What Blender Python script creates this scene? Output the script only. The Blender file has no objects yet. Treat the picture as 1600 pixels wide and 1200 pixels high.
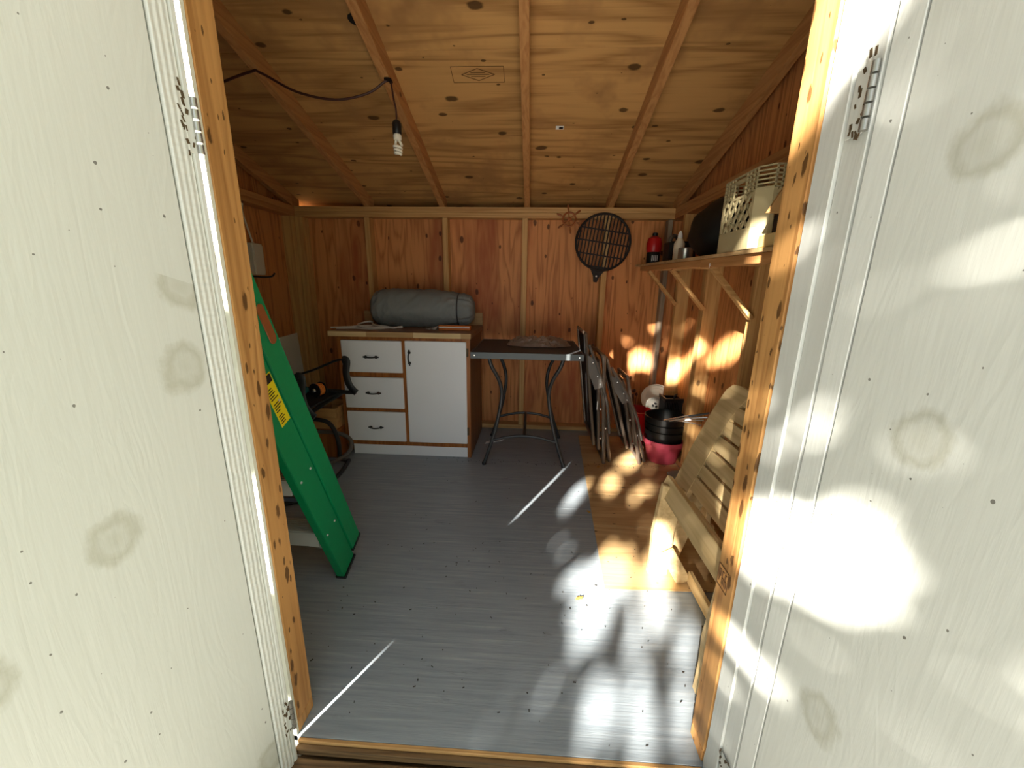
import bpy, bmesh, math, random
from mathutils import Vector, Matrix, Quaternion
from mathutils import noise as mnoise
random.seed(11)
scene = bpy.context.scene
COL = scene.collection
def srgb(r, g, b, a=1.0):
    def c(v):
        v /= 255.0
        return v/12.92 if v <= 0.04045 else ((v+0.055)/1.055)**2.4
    return (c(r), c(g), c(b), a)

# ------------------------------------------------------------------ camera
PITCH, YAW, ROLL, CAMH, FPX = math.radians(14.1), math.radians(2.9), math.radians(0.9), 1.19, 603.0
fw = Vector((-math.sin(YAW)*math.cos(PITCH), math.cos(YAW)*math.cos(PITCH), -math.sin(PITCH)))
r0 = Vector((math.cos(YAW), math.sin(YAW), 0)); u0 = r0.cross(fw)
rr = r0*math.cos(ROLL)+u0*math.sin(ROLL); uu = -r0*math.sin(ROLL)+u0*math.cos(ROLL)
cam = bpy.data.objects.new('camera', bpy.data.cameras.new('camera')); COL.objects.link(cam)
M = Matrix((rr, uu, -fw)).transposed().to_4x4(); M.translation = (0, 0, CAMH)
cam.matrix_world = M
cam.data.sensor_width = 36.0; cam.data.lens = 36.0*FPX/1600.0; cam.data.clip_start = 0.02
scene.camera = cam

# ------------------------------------------------------------------ world, sun, exposure
world = bpy.data.worlds.new('sky'); scene.world = world; world.use_nodes = True
bg = world.node_tree.nodes['Background']
bg.inputs['Color'].default_value = (0.84, 0.94, 1.0, 1); bg.inputs['Strength'].default_value = 1.0
SUN_D = Vector((0.421, 0.827, -0.371)).normalized()
sl = bpy.data.lights.new('sun_offscreen', 'SUN'); sl.energy = 34.0; sl.angle = math.radians(0.7); sl.color = (1.0, 0.94, 0.84)
sun = bpy.data.objects.new('sun_offscreen', sl); COL.objects.link(sun)
sun.rotation_euler = SUN_D.to_track_quat('-Z', 'Y').to_euler(); sun.location = -SUN_D*12
scene.view_settings.view_transform = 'Standard'; scene.view_settings.look = 'None'
scene.view_settings.exposure = 0.62; scene.view_settings.gamma = 1.0
scene.view_settings.use_curve_mapping = False

# ------------------------------------------------------------------ materials
def new_mat(name):
    m = bpy.data.materials.new(name); m.use_nodes = True
    nt = m.node_tree; return m, nt, nt.nodes['Principled BSDF']
def N(nt, kind, **kw):
    n = nt.nodes.new(kind)
    for k, v in kw.items():
        if k in n.inputs: n.inputs[k].default_value = v
        else: setattr(n, k, v)
    return n
def math_n(nt, op, a, b=None, c=None):
    n = nt.nodes.new('ShaderNodeMath'); n.operation = op
    for i, v in enumerate((a, b, c)):
        if v is None: continue
        if isinstance(v, (int, float)): n.inputs[i].default_value = v
        else: nt.links.new(v, n.inputs[i])
    return n.outputs[0]
def ramp(nt, fac, stops):
    n = nt.nodes.new('ShaderNodeValToRGB'); nt.links.new(fac, n.inputs[0])
    el = n.color_ramp.elements
    while len(el) < len(stops): el.new(0.5)
    for e, (p, c) in zip(el, stops): e.position = p; e.color = c
    return n.outputs[0]
def mix(nt, fac, a, b, mode='MIX'):
    n = nt.nodes.new('ShaderNodeMix'); n.data_type = 'RGBA'; n.blend_type = mode
    for i, v in ((0, fac), (6, a), (7, b)):
        if isinstance(v, (int, float)): n.inputs[i].default_value = v
        elif isinstance(v, tuple): n.inputs[i].default_value = v
        else: nt.links.new(v, n.inputs[i])
    return n.outputs[2]
def coords(nt, rnd=True, scale=(1, 1, 1), rot=(0, 0, 0)):
    tc = nt.nodes.new('ShaderNodeTexCoord'); v = tc.outputs['Object']
    if rnd:
        oi = nt.nodes.new('ShaderNodeObjectInfo')
        sc = nt.nodes.new('ShaderNodeVectorMath'); sc.operation = 'SCALE'
        cb = nt.nodes.new('ShaderNodeCombineXYZ')
        for i in range(3): nt.links.new(math_n(nt, 'MULTIPLY', oi.outputs['Random'], (17.0, 31.0, 23.0)[i]), cb.inputs[i])
        ad = nt.nodes.new('ShaderNodeVectorMath'); ad.operation = 'ADD'
        nt.links.new(v, ad.inputs[0]); nt.links.new(cb.outputs[0], ad.inputs[1]); v = ad.outputs[0]
    mp = nt.nodes.new('ShaderNodeMapping'); mp.inputs['Scale'].default_value = scale; mp.inputs['Rotation'].default_value = rot
    nt.links.new(v, mp.inputs['Vector']); return mp.outputs[0]
def tex_noise(nt, vec, scale, detail=4, rough=0.55, dist=0.0):
    n = N(nt, 'ShaderNodeTexNoise', Scale=scale, Detail=detail, Roughness=rough, Distortion=dist)
    nt.links.new(vec, n.inputs['Vector']); return n.outputs['Fac']
def bump(nt, bs, h, strength=0.3, dist=0.01):
    b = N(nt, 'ShaderNodeBump', Strength=strength, Distance=dist); nt.links.new(h, b.inputs['Height'])
    nt.links.new(b.outputs[0], bs.inputs['Normal'])
def plane_vec(nt, v, plane):
    sp = nt.nodes.new('ShaderNodeSeparateXYZ'); nt.links.new(v, sp.inputs[0])
    cb = nt.nodes.new('ShaderNodeCombineXYZ'); ix = {'x': 0, 'y': 1, 'z': 2}
    nt.links.new(sp.outputs[ix[plane[0]]], cb.inputs[0]); nt.links.new(sp.outputs[ix[plane[1]]], cb.inputs[1])
    return cb.outputs[0]
def cells(nt, v, plane, scale):
    vo = N(nt, 'ShaderNodeTexVoronoi', Scale=scale); vo.voronoi_dimensions = '2D' if plane else '3D'
    nt.links.new(plane_vec(nt, v, plane) if plane else v, vo.inputs['Vector'])
    sep = nt.nodes.new('ShaderNodeSeparateColor'); nt.links.new(vo.outputs['Color'], sep.inputs[0])
    return vo.outputs['Distance'], sep.outputs[0], sep.outputs[1]
def knots(nt, axis, scale=3.2, frac=0.5, size=0.10, stretch=0.6, plane=None):
    s = [1, 1, 1]; s[axis] = stretch
    v = coords(nt, True, tuple(s))
    d, ra, rb = cells(nt, v, plane, scale)
    d = math_n(nt, 'ADD', d, math_n(nt, 'MULTIPLY', math_n(nt, 'SUBTRACT', tex_noise(nt, v, scale*4.0, 3), 0.5), size*0.9))
    sel = math_n(nt, 'GREATER_THAN', ra, 1-frac)
    rad = math_n(nt, 'ADD', math_n(nt, 'MULTIPLY', math_n(nt, 'MULTIPLY', rb, rb), size), 0.012)
    k = math_n(nt, 'SUBTRACT', 1.0, math_n(nt, 'DIVIDE', math_n(nt, 'ABSOLUTE', d), rad))
    return math_n(nt, 'MULTIPLY', sel, math_n(nt, 'MINIMUM', math_n(nt, 'MAXIMUM', k, 0.0), 1.0))
def wood(name, dark, light, axis, across=9.0, along=0.7, lines=9.0, rough=0.6, knot=(3.2, 0.4, 0.1), contrast=1.0, stain=None, spec=0.3):
    m, nt, bs = new_mat(name)
    s = [across]*3; s[axis] = along
    v = coords(nt, True, tuple(s))
    n1 = tex_noise(nt, v, 1.0, 3, 0.5, 0.3)
    lin = math_n(nt, 'PINGPONG', math_n(nt, 'MULTIPLY', n1, lines), 0.5)
    s2 = [90.0]*3; s2[axis] = 2.5
    fine = tex_noise(nt, coords(nt, True, tuple(s2)), 1.0, 3, 0.6)
    f = math_n(nt, 'ADD', math_n(nt, 'MULTIPLY', lin, 1.1*contrast), math_n(nt, 'MULTIPLY', fine, 0.55))
    c = ramp(nt, f, [(0.12, dark), (0.55, light), (1.0, tuple(min(1, x*1.12) for x in light[:3])+(1,))])
    big = tex_noise(nt, coords(nt, True, (1.4, 1.4, 1.4)), 1.0, 3)
    c = mix(nt, math_n(nt, 'MULTIPLY', big, 0.5), c, tuple(x*0.62 for x in light[:3])+(1,))
    if stain:
        st = tex_noise(nt, coords(nt, True, (2.5, 2.5, 0.6)), 1.0, 4, 0.65)
        c = mix(nt, ramp(nt, st, [(0.52, (0, 0, 0, 1)), (0.68, (1, 1, 1, 1))]), c, stain)
    if knot:
        c = mix(nt, math_n(nt, 'MINIMUM', math_n(nt, 'MULTIPLY', knots(nt, axis, *knot), 2.6), 0.85), c, tuple(x*0.22 for x in dark[:3])+(1,))
    nt.links.new(c, bs.inputs['Base Color']); bs.inputs['Roughness'].default_value = rough
    bs.inputs['Specular IOR Level'].default_value = spec
    bump(nt, bs, f, 0.25, 0.004); return m
def plain(name, col, rough=0.5, metal=0.0, var=0.15, nscale=6.0, bumps=0.0, bscale=60.0, spec=0.4, transmission=0.0, alpha=1.0):
    m, nt, bs = new_mat(name)
    n = tex_noise(nt, coords(nt), nscale, 5)
    c = mix(nt, n, tuple(x*(1-var) for x in col[:3])+(1,), tuple(min(1, x*(1+var)) for x in col[:3])+(1,))
    nt.links.new(c, bs.inputs['Base Color'])
    bs.inputs['Roughness'].default_value = rough; bs.inputs['Metallic'].default_value = metal
    bs.inputs['Specular IOR Level'].default_value = spec
    bs.inputs['Transmission Weight'].default_value = transmission; bs.inputs['Alpha'].default_value = alpha
    if bumps: bump(nt, bs, tex_noise(nt, coords(nt), bscale, 3), bumps, 0.003)
    return m
def white_paint(name, base, stains=True, grain=True, flecks=True):
    m, nt, bs = new_mat(name)
    big = tex_noise(nt, coords(nt, True), 2.0, 3)
    c = mix(nt, big, tuple(x*0.93 for x in base[:3])+(1,), base)
    if stains:
        v = coords(nt, True, (1, 1, 0.8)); d0, ra, rb = cells(nt, v, 'yz', 6.5)
        sel = math_n(nt, 'GREATER_THAN', ra, 0.74)
        dd = math_n(nt, 'ADD', d0, math_n(nt, 'MULTIPLY', math_n(nt, 'SUBTRACT', tex_noise(nt, v, 22.0, 4, 0.65), 0.5), 0.28))
        ring = ramp(nt, dd, [(0.0, (.5, .5, .5, 1)), (0.10, (.3, .3, .3, 1)), (0.17, (.7, .7, .7, 1)), (0.25, (0, 0, 0, 1))])
        c = mix(nt, math_n(nt, 'MULTIPLY', math_n(nt, 'MULTIPLY', ring, sel), 0.6), c, srgb(136, 132, 104))
    h = None
    if flecks:
        v = coords(nt, True, (1, 1, 0.75)); d0, ra, rb = cells(nt, v, 'yz', 24.0)
        d0 = math_n(nt, 'ADD', d0, math_n(nt, 'MULTIPLY', math_n(nt, 'SUBTRACT', tex_noise(nt, v, 160.0, 2), 0.5), 0.09))
        dot = math_n(nt, 'MULTIPLY', math_n(nt, 'LESS_THAN', d0, math_n(nt, 'MULTIPLY', math_n(nt, 'MULTIPLY', rb, rb), 0.05)), math_n(nt, 'GREATER_THAN', ra, 0.66))
        c = mix(nt, math_n(nt, 'MULTIPLY', dot, 0.8), c, srgb(70, 65, 55))
    if grain:
        g = tex_noise(nt, coords(nt, True, (70, 70, 4)), 1.0, 4, 0.6)
        w = tex_noise(nt, coords(nt, True, (9, 9, 1.6)), 1.0, 3, 0.6, 1.2)
        h = math_n(nt, 'ADD', g, math_n(nt, 'MULTIPLY', math_n(nt, 'PINGPONG', math_n(nt, 'MULTIPLY', w, 7.0), 0.5), 0.6))
        bump(nt, bs, h, 0.10, 0.006)
    nt.links.new(c, bs.inputs['Base Color']); bs.inputs['Roughness'].default_value = 0.45
    return m
def floor_paint():
    m, nt, bs = new_mat('grey_floor_paint')
    g = tex_noise(nt, coords(nt, False, (3.0, 70, 70)), 1.0, 5, 0.65)
    big = tex_noise(nt, coords(nt, False), 2.3, 4)
    c = ramp(nt, g, [(0.3, srgb(128, 138, 146)), (0.6, srgb(152, 160, 166)), (0.80, srgb(182, 186, 188))])
    c = mix(nt, math_n(nt, 'MULTIPLY', big, 0.45), c, srgb(112, 120, 126))
    v = coords(nt, False); vo = N(nt, 'ShaderNodeTexVoronoi', Scale=11.0); nt.links.new(v, vo.inputs['Vector'])
    sep = nt.nodes.new('ShaderNodeSeparateColor'); nt.links.new(vo.outputs['Color'], sep.inputs[0])
    dot = math_n(nt, 'MULTIPLY', math_n(nt, 'LESS_THAN', vo.outputs['Distance'], math_n(nt, 'MULTIPLY', sep.outputs[1], 0.035)), math_n(nt, 'GREATER_THAN', sep.outputs[0], 0.6))
    c = mix(nt, math_n(nt, 'MULTIPLY', dot, 0.85), c, srgb(40, 40, 42))
    scf = tex_noise(nt, coords(nt, False, (5, 14, 5)), 1.0, 6, 0.7)
    c = mix(nt, math_n(nt, 'MULTIPLY', ramp(nt, scf, [(0.62, (0, 0, 0, 1)), (0.74, (1, 1, 1, 1))]), 0.5), c, srgb(70, 72, 74))
    nt.links.new(c, bs.inputs['Base Color'])
    bs.inputs['Roughness'].default_value = 0.38; bs.inputs['Specular IOR Level'].default_value = 0.5
    bump(nt, bs, g, 0.35, 0.004); return m

MT = {}
MT['lumber_z'] = wood('lumber_upright', srgb(168, 118, 66), srgb(212, 168, 108), 2, 14, 0.5, 6, knot=(6, 0.35, 0.10), contrast=0.7)
MT['lumber_x'] = wood('lumber_across', srgb(168, 118, 66), srgb(208, 164, 106), 0, 14, 0.5, 6, knot=(6, 0.35, 0.10), contrast=0.7)
MT['lumber_y'] = wood('lumber_along', srgb(160, 104, 58), srgb(200, 146, 92), 1, 14, 0.5, 6, knot=(5, 0.3, 0.09), contrast=0.6)
MT['post'] = wood('door_post_wood', srgb(142, 92, 44), srgb(194, 144, 86), 2, 10, 0.55, 8, knot=(46, 0.6, 0.42, 0.35, 'yz'), contrast=0.8)
MT['grey_stud'] = wood('weathered_stud', srgb(110, 92, 74), srgb(160, 142, 120), 2, 14, 0.5, 6, knot=None)
MT['ply_wall'] = wood('fir_plywood_wall', srgb(146, 78, 38), srgb(216, 146, 88), 2, 5.5, 0.55, 11, knot=(9, 0.55, 0.15, 0.55, 'xz'), contrast=0.95, stain=srgb(166, 92, 52))
MT['ply_side'] = wood('fir_plywood_side', srgb(146, 78, 38), srgb(216, 148, 90), 2, 7, 0.5, 10, knot=(9, 0.5, 0.15, 0.55, 'yz'), contrast=0.95)
MT['ply_roof'] = wood('roof_plywood', srgb(130, 86, 42), srgb(206, 158, 98), 0, 4.2, 0.45, 7, knot=(7.5, 0.75, 0.16, 0.55, 'xy'), contrast=0.8, stain=srgb(164, 122, 76))
MT['ply_floor'] = wood('bare_plywood_floor', srgb(158, 122, 78), srgb(204, 170, 122), 0, 6, 0.6, 6, knot=(9, 0.4, 0.12, 0.55, 'xy'), contrast=0.55, rough=0.42, spec=0.5)
MT['bench'] = wood('pale_bench_wood', srgb(182, 150, 100), srgb(220, 192, 142), 1, 12, 0.6, 5, knot=(7, 0.3, 0.08), contrast=0.6)
MT['threshold'] = wood('weathered_threshold', srgb(34, 24, 15), srgb(112, 86, 56), 0, 26, 0.8, 7, knot=None, contrast=1.2, rough=0.8)
MT['cab_wood'] = wood('cabinet_frame_wood', srgb(112, 60, 24), srgb(168, 104, 52), 2, 20, 0.8, 4, knot=None, contrast=0.5, rough=0.4)
MT['cab_side'] = wood('cabinet_side_wood', srgb(92, 60, 36), srgb(142, 104, 68), 2, 12, 0.6, 6, knot=None, contrast=0.5, rough=0.45)
MT['counter'] = wood('counter_top_laminate', srgb(96, 62, 40), srgb(152, 112, 78), 0, 14, 0.8, 5, knot=None, contrast=0.6, rough=0.35)
MT['strip_a'] = wood('counter_edge_pale', srgb(190, 160, 108), srgb(222, 196, 148), 0, 20, 0.8, 4, knot=None, contrast=0.4)
MT['strip_b'] = wood('counter_edge_tan', srgb(158, 122, 78), srgb(190, 156, 108), 0, 20, 0.8, 4, knot=None, contrast=0.4)
MT['box_wood'] = wood('box_wood', srgb(150, 108, 60), srgb(196, 152, 98), 0, 10, 0.7, 5, knot=None)
MT['door_white'] = white_paint('door_white_paint', srgb(200, 202, 196))
MT['trim_white'] = white_paint('trim_white_paint', srgb(206, 208, 203), stains=False)
MT['cab_white'] = white_paint('cabinet_white_paint', srgb(234, 236, 238), stains=False, grain=False, flecks=False)
MT['siding'] = white_paint('siding_white_paint', srgb(225, 225, 212), stains=False, flecks=False)
MT['floor'] = floor_paint()
MT['green'] = plain('green_fibreglass', srgb(0, 128, 78), 0.45, 0, 0.10, 40, 0.1, 120)
MT['aluminium'] = plain('brushed_aluminium', srgb(190, 190, 188), 0.5, 0.25, 0.1, 8)
MT['blue_steel'] = plain('spreader_steel', srgb(120, 132, 168), 0.35, 0.7)
MT['black_plastic'] = plain('black_plastic', srgb(26, 26, 27), 0.4)
MT['black_bag'] = plain('black_bag', srgb(12, 12, 12), 0.55, 0, 0.2, 8, 0.4, 20)
MT['black_metal'] = plain('black_painted_metal', srgb(40, 39, 39), 0.45, 0.2)
MT['iron'] = plain('cast_iron', srgb(38, 30, 27), 0.6, 0.3)
MT['dark_metal'] = plain('charcoal_tube', srgb(68, 68, 68), 0.4, 0.4)
MT['bronze_tube'] = plain('bronze_tube', srgb(112, 98, 86), 0.3, 0.3)
MT['bracket'] = plain('grey_bracket', srgb(98, 92, 86), 0.5, 0.1)
MT['slate'] = plain('table_top_slate', srgb(66, 65, 66), 0.6)
MT['table_rim'] = plain('table_rim_grey', srgb(88, 94, 96), 0.5, 0.1)
MT['rivet'] = plain('bright_rivet', srgb(215, 215, 210), 0.25, 0.8)
MT['yellow'] = plain('yellow_label', srgb(226, 205, 20), 0.5, 0, 0.05)
MT['ink'] = plain('black_ink', srgb(28, 24, 20), 0.7, 0, 0.05)
MT['ink_soft'] = plain('faded_ink', srgb(92, 62, 34), 0.8, 0, 0.1)
MT['copper'] = plain('copper_brown', srgb(150, 86, 48), 0.4, 0.2)
MT['duvet'] = plain('grey_quilt_fabric', srgb(122, 126, 124), 0.75, 0, 0.08, 10, 0.25, 90)
MT['white_cord'] = plain('white_cord', srgb(225, 222, 212), 0.5)
MT['orange'] = plain('orange_print', srgb(214, 122, 48), 0.5)
MT['clear_wrap'] = plain('clear_plastic_wrap', srgb(205, 196, 186), 0.25, 0, 0.15, 20, 0.6, 30, 0.5, 0.45)
MT['brown_bag'] = plain('crumpled_bag', srgb(176, 146, 124), 0.3, 0, 0.3, 20, 0.5, 40, 0.5, 0.35)
MT['pink'] = plain('pink_plastic', srgb(214, 84, 106), 0.4, 0, 0.08)
MT['red'] = plain('red_plastic', srgb(178, 24, 26), 0.35, 0, 0.1)
MT['cream'] = plain('cream_plastic', srgb(226, 216, 194), 0.45, 0, 0.06)
MT['beige'] = plain('beige_plastic', srgb(190, 176, 136), 0.45, 0, 0.08)
MT['offwhite'] = plain('offwhite_plastic', srgb(214, 210, 198), 0.5, 0, 0.06)
MT['tin'] = plain('tin_metal', srgb(180, 178, 172), 0.3, 0.8)
MT['teal'] = plain('teal_plastic', srgb(40, 104, 100), 0.5)
MT['bulb'] = plain('bulb_glass', srgb(240, 236, 220), 0.3, 0, 0.03)
MT['wheel'] = plain('varnished_wheel', srgb(150, 84, 40), 0.4)
MT['cable'] = plain('brown_cable', srgb(66, 34, 28), 0.5)
MT['slab'] = plain('grey_stone_slab', srgb(138, 146, 140), 0.7, 0, 0.2, 12)
MT['hinge'] = plain('hinge_steel', srgb(172, 170, 164), 0.3, 0.8, 0.3, 40)
MT['rust'] = plain('rust_marks', srgb(82, 66, 44), 0.8, 0, 0.4, 40)
MT['leaf_dry'] = plain('dry_leaf', srgb(176, 136, 72), 0.7)
MT['leaf_green'] = plain('green_leaf', srgb(84, 110, 48), 0.6)
_m, _nt, _bs = new_mat('green_leaf'); _tr = N(_nt, 'ShaderNodeBsdfTranslucent'); _tr.inputs[0].default_value = srgb(150, 180, 70)
_bs.inputs['Base Color'].default_value = srgb(84, 110, 48); _bs.inputs['Roughness'].default_value = 0.5
_mx = N(_nt, 'ShaderNodeMixShader'); _mx.inputs[0].default_value = 0.4
_nt.links.new(_bs.outputs[0], _mx.inputs[1]); _nt.links.new(_tr.outputs[0], _mx.inputs[2]); _nt.links.new(_mx.outputs[0], _nt.nodes['Material Output'].inputs[0])
MT['leaf_green'] = _m
MT['bark'] = plain('tree_bark', srgb(92, 76, 60), 0.9, 0, 0.3, 10, 0.6, 30)
MT['grass'] = plain('pale_gravel_ground', srgb(172, 170, 164), 0.9, 0, 0.2, 3)
MT['hedge_green'] = plain('hedge_green', srgb(60, 74, 42), 0.8, 0, 0.4, 14, 0.8, 30)
MT['chip'] = plain('dirt_chip', srgb(46, 40, 34), 0.9)
MT['paper'] = plain('white_paper', srgb(235, 235, 232), 0.6, 0, 0.03)
MT['lid_tan'] = plain('tan_block', srgb(206, 178, 120), 0.5)
MT['fabric_black'] = plain('black_mesh_fabric', srgb(24, 22, 21), 0.8, 0, 0.2, 60)
MT['roofing'] = plain('roof_shingle', srgb(80, 78, 76), 0.9)

# ------------------------------------------------------------------ mesh builder
def V(*a): return Vector(a if len(a) > 1 else a[0])
def catmull(pts, n=6, closed=False):
    P = [Vector(p) for p in pts]; out = []
    L = len(P); segs = L if closed else L-1
    for i in range(segs):
        p1, p2 = P[i], P[(i+1) % L]
        p0 = P[(i-1) % L] if (closed or i > 0) else p1*2-p2
        p3 = P[(i+2) % L] if (closed or i+2 < L) else p2*2-p1
        for k in range(n):
            t = k/n
            out.append(0.5*((2*p1)+(p2-p0)*t+(2*p0-5*p1+4*p2-p3)*t*t+(3*p1-p0-3*p2+p3)*t**3))
    if not closed: out.append(P[-1])
    return out
class MB:
    def __init__(s): s.bm = bmesh.new()
    def hexa(s, c):
        vs = [s.bm.verts.new(p) for p in c]
        for f in ((0, 3, 2, 1), (4, 5, 6, 7), (0, 1, 5, 4), (1, 2, 6, 5), (2, 3, 7, 6), (3, 0, 4, 7)):
            s.bm.faces.new([vs[i] for i in f])
        return s
    def box(s, x0, x1, y0, y1, z0, z1):
        return s.hexa([(x0, y0, z0), (x1, y0, z0), (x1, y1, z0), (x0, y1, z0), (x0, y0, z1), (x1, y0, z1), (x1, y1, z1), (x0, y1, z1)])
    def beam(s, p, q, w, h, up=(0, 0, 1)):
        p, q = V(p), V(q); d = (q-p).normalized(); up = V(up)
        side = d.cross(up).normalized(); u = side.cross(d).normalized()
        a, b = side*(w/2), u*(h/2)
        return s.hexa([p-a-b, p+a-b, q+a-b, q-a-b, p-a+b, p+a+b, q+a+b, q-a+b])
    def prism(s, poly, vec):
        vec = V(vec); A = [s.bm.verts.new(V(p)) for p in poly]; B = [s.bm.verts.new(V(p)+vec) for p in poly]
        n = len(poly); s.bm.faces.new(A[::-1]); s.bm.faces.new(B)
        for i in range(n): s.bm.faces.new((A[i], A[(i+1) % n], B[(i+1) % n], B[i]))
        return s
    def tube(s, pts, r, n=8, closed=False, flat=None):
        P = [V(p) for p in pts]; L = len(P)
        R = r if isinstance(r, (list, tuple)) else [r]*L
        t0 = (P[1]-P[0]).normalized()
        ref = V(0, 0, 1) if abs(t0.z) < 0.9 else V(1, 0, 0)
        u = t0.cross(ref).normalized(); rings = []; prev = t0
        for i in range(L):
            if closed: t = (P[(i+1) % L]-P[i-1])
            else: t = P[min(i+1, L-1)]-P[max(i-1, 0)]
            t.normalize(); q = prev.rotation_difference(t); u = q @ u; prev = t
            w = t.cross(u).normalized(); u = w.cross(t).normalized()
            fl = flat or (1, 1)
            rings.append([s.bm.verts.new(P[i]+(u*math.cos(2*math.pi*k/n)*fl[0]+w*math.sin(2*math.pi*k/n)*fl[1])*R[i]) for k in range(n)])
        for i in range(L if closed else L-1):
            A, B = rings[i], rings[(i+1) % L]
            off = 0
            if closed and i == L-1:
                off = min(range(n), key=lambda o: (A[0].co-B[o].co).length)
            for k in range(n): s.bm.faces.new((A[k], A[(k+1) % n], B[(k+1+off) % n], B[(k+off) % n]))
        if not closed: s.bm.faces.new(rings[0][::-1]); s.bm.faces.new(rings[-1])
        return s
    def lathe(s, c, prof, n=24, axis=(0, 0, 1), closed=False):
        c = V(c); ax = V(axis).normalized()
        a = ax.orthogonal().normalized(); b = ax.cross(a); rings = []
        for r, z in prof:
            if r < 1e-5: rings.append([s.bm.verts.new(c+ax*z)])
            else: rings.append([s.bm.verts.new(c+ax*z+(a*math.cos(2*math.pi*k/n)+b*math.sin(2*math.pi*k/n))*r) for k in range(n)])
        L = len(rings)
        for i in range(L if closed else L-1):
            A, B = rings[i], rings[(i+1) % L]
            for k in range(n):
                k2 = (k+1) % n
                if len(A) == 1 and len(B) == 1: continue
                if len(A) == 1: s.bm.faces.new((A[0], B[k2], B[k]))
                elif len(B) == 1: s.bm.faces.new((A[k], A[k2], B[0]))
                else: s.bm.faces.new((A[k], A[k2], B[k2], B[k]))
        if not closed:
            if len(rings[0]) > 1: s.bm.faces.new(rings[0][::-1])
            if len(rings[-1]) > 1: s.bm.faces.new(rings[-1])
        return s
    def build(s, name, mat, parent=None, smooth=False, bevel=0.0, jitter=None, kind=None):
        if bevel: bmesh.ops.bevel(s.bm, geom=s.bm.edges[:], offset=bevel, segments=1, affect='EDGES', profile=0.5)
        if jitter:
            for v in s.bm.verts: v.co += mnoise.noise_vector(v.co*jitter[0])*jitter[1]
        bmesh.ops.recalc_face_normals(s.bm, faces=s.bm.faces[:])
        me = bpy.data.meshes.new(name)
        if parent is not None:
            off = parent['_w'] if '_w' in parent else (0, 0, 0)
            for v in s.bm.verts: v.co -= V(off)
        s.bm.to_mesh(me); s.bm.free()
        me.materials.append(MT[mat] if isinstance(mat, str) else mat)
        if smooth:
            for p in me.polygons: p.use_smooth = True
            try: me.set_sharp_from_angle(angle=math.radians(40))
            except Exception: pass
        o = bpy.data.objects.new(name, me); COL.objects.link(o)
        if parent is not None: o.parent = parent; o['_w'] = tuple(off)
        if kind: o['kind'] = kind
        return o
THINGS = []
def thing(name, loc, label, cat, group=None, kind=None):
    o = bpy.data.objects.new(name, None); COL.objects.link(o); o.location = loc; o['_w'] = tuple(loc)
    o.empty_display_size = 0.05
    return tag(o, label, cat, group, kind)
def tag(o, label, cat=None, group=None, kind=None):
    if label: o['label'] = label
    if cat: o['category'] = cat
    if group: o['group'] = group
    if kind: o['kind'] = kind
    return o
def structure(name, label=None):
    o = bpy.data.objects.new(name, None); COL.objects.link(o); o['_w'] = (0, 0, 0); o['kind'] = 'structure'
    if label: o['label'] = label
    return o

# ------------------------------------------------------------------ dimensions of the shed (metres)
XL, XR = -1.88, 1.035          # inner faces of the side-wall studs
PL, PR = -1.969, 1.124         # plywood faces of the side walls
YB, PB = 3.152, 3.241          # back stud face, back plywood face
YF0, YF1 = 0.752, 0.83         # front wall: outer and inner faces
ZP = 1.776                     # top of the wall plates
SL = 0.31                      # roof slope
def zroof(y): return ZP-0.006+SL*(YB-y)     # underside of the rafters
RAFT = 0.089/math.cos(math.atan(SL))

# ------------------------------------------------------------------ floor
fl = structure('floor', 'grey painted plywood floor of the shed')
MB().box(PL, PR, YF0, 1.927, -0.018, 0).build('floor_panel', 'floor', fl)
MB().box(PL, PR, 1.930, PB+0.012, -0.018, 0).build('floor_panel', 'floor', fl)
MB().box(PL-0.1, PR+0.1, YF0+0.02, PB+0.1, -0.16, -0.0185).build('floor_joists', 'threshold', fl)
# bare plywood sheets laid on the paint
def sheet(poly, name='bare_plywood_panel'):
    return MB().prism([(x, y, 0.0) for x, y in poly], (0, 0, 0.004)).build(name, 'ply_floor', fl, bevel=0.001)
def xe(y): return 0.323+(y-1.34)*(0.398-0.323)/(2.906-1.34)
sheet([(xe(1.34), 1.34), (1.03, 1.365), (1.03, 1.785), (xe(1.77), 1.772)])
sheet([(xe(1.774), 1.776), (1.03, 1.789), (1.03, 2.105), (xe(2.09), 2.092)])
sheet([(xe(2.095), 2.096), (1.03, 2.109), (1.03, 3.05), (xe(3.03), 3.03)])

# threshold
th = structure('trim_1', 'weathered wooden threshold under the doorway')
MB().box(-0.60, 0.466, 0.742, 0.751, -0.03, -0.002).build('sill_strip', 'box_wood', th, bevel=0.001)
MB().box(-0.60, 0.466, 0.727, 0.7415, -0.03, -0.010).build('sill_strip', 'threshold', th, bevel=0.002)
MB().box(-0.75, 0.66, 0.45, 0.724, -0.075, -0.028).build('sill_plank', 'threshold', th, bevel=0.006)
MB().box(-0.75, 0.66, 0.47, 0.76, -0.16, -0.077).build('sill_beam', 'threshold', th, bevel=0.006)

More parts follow.
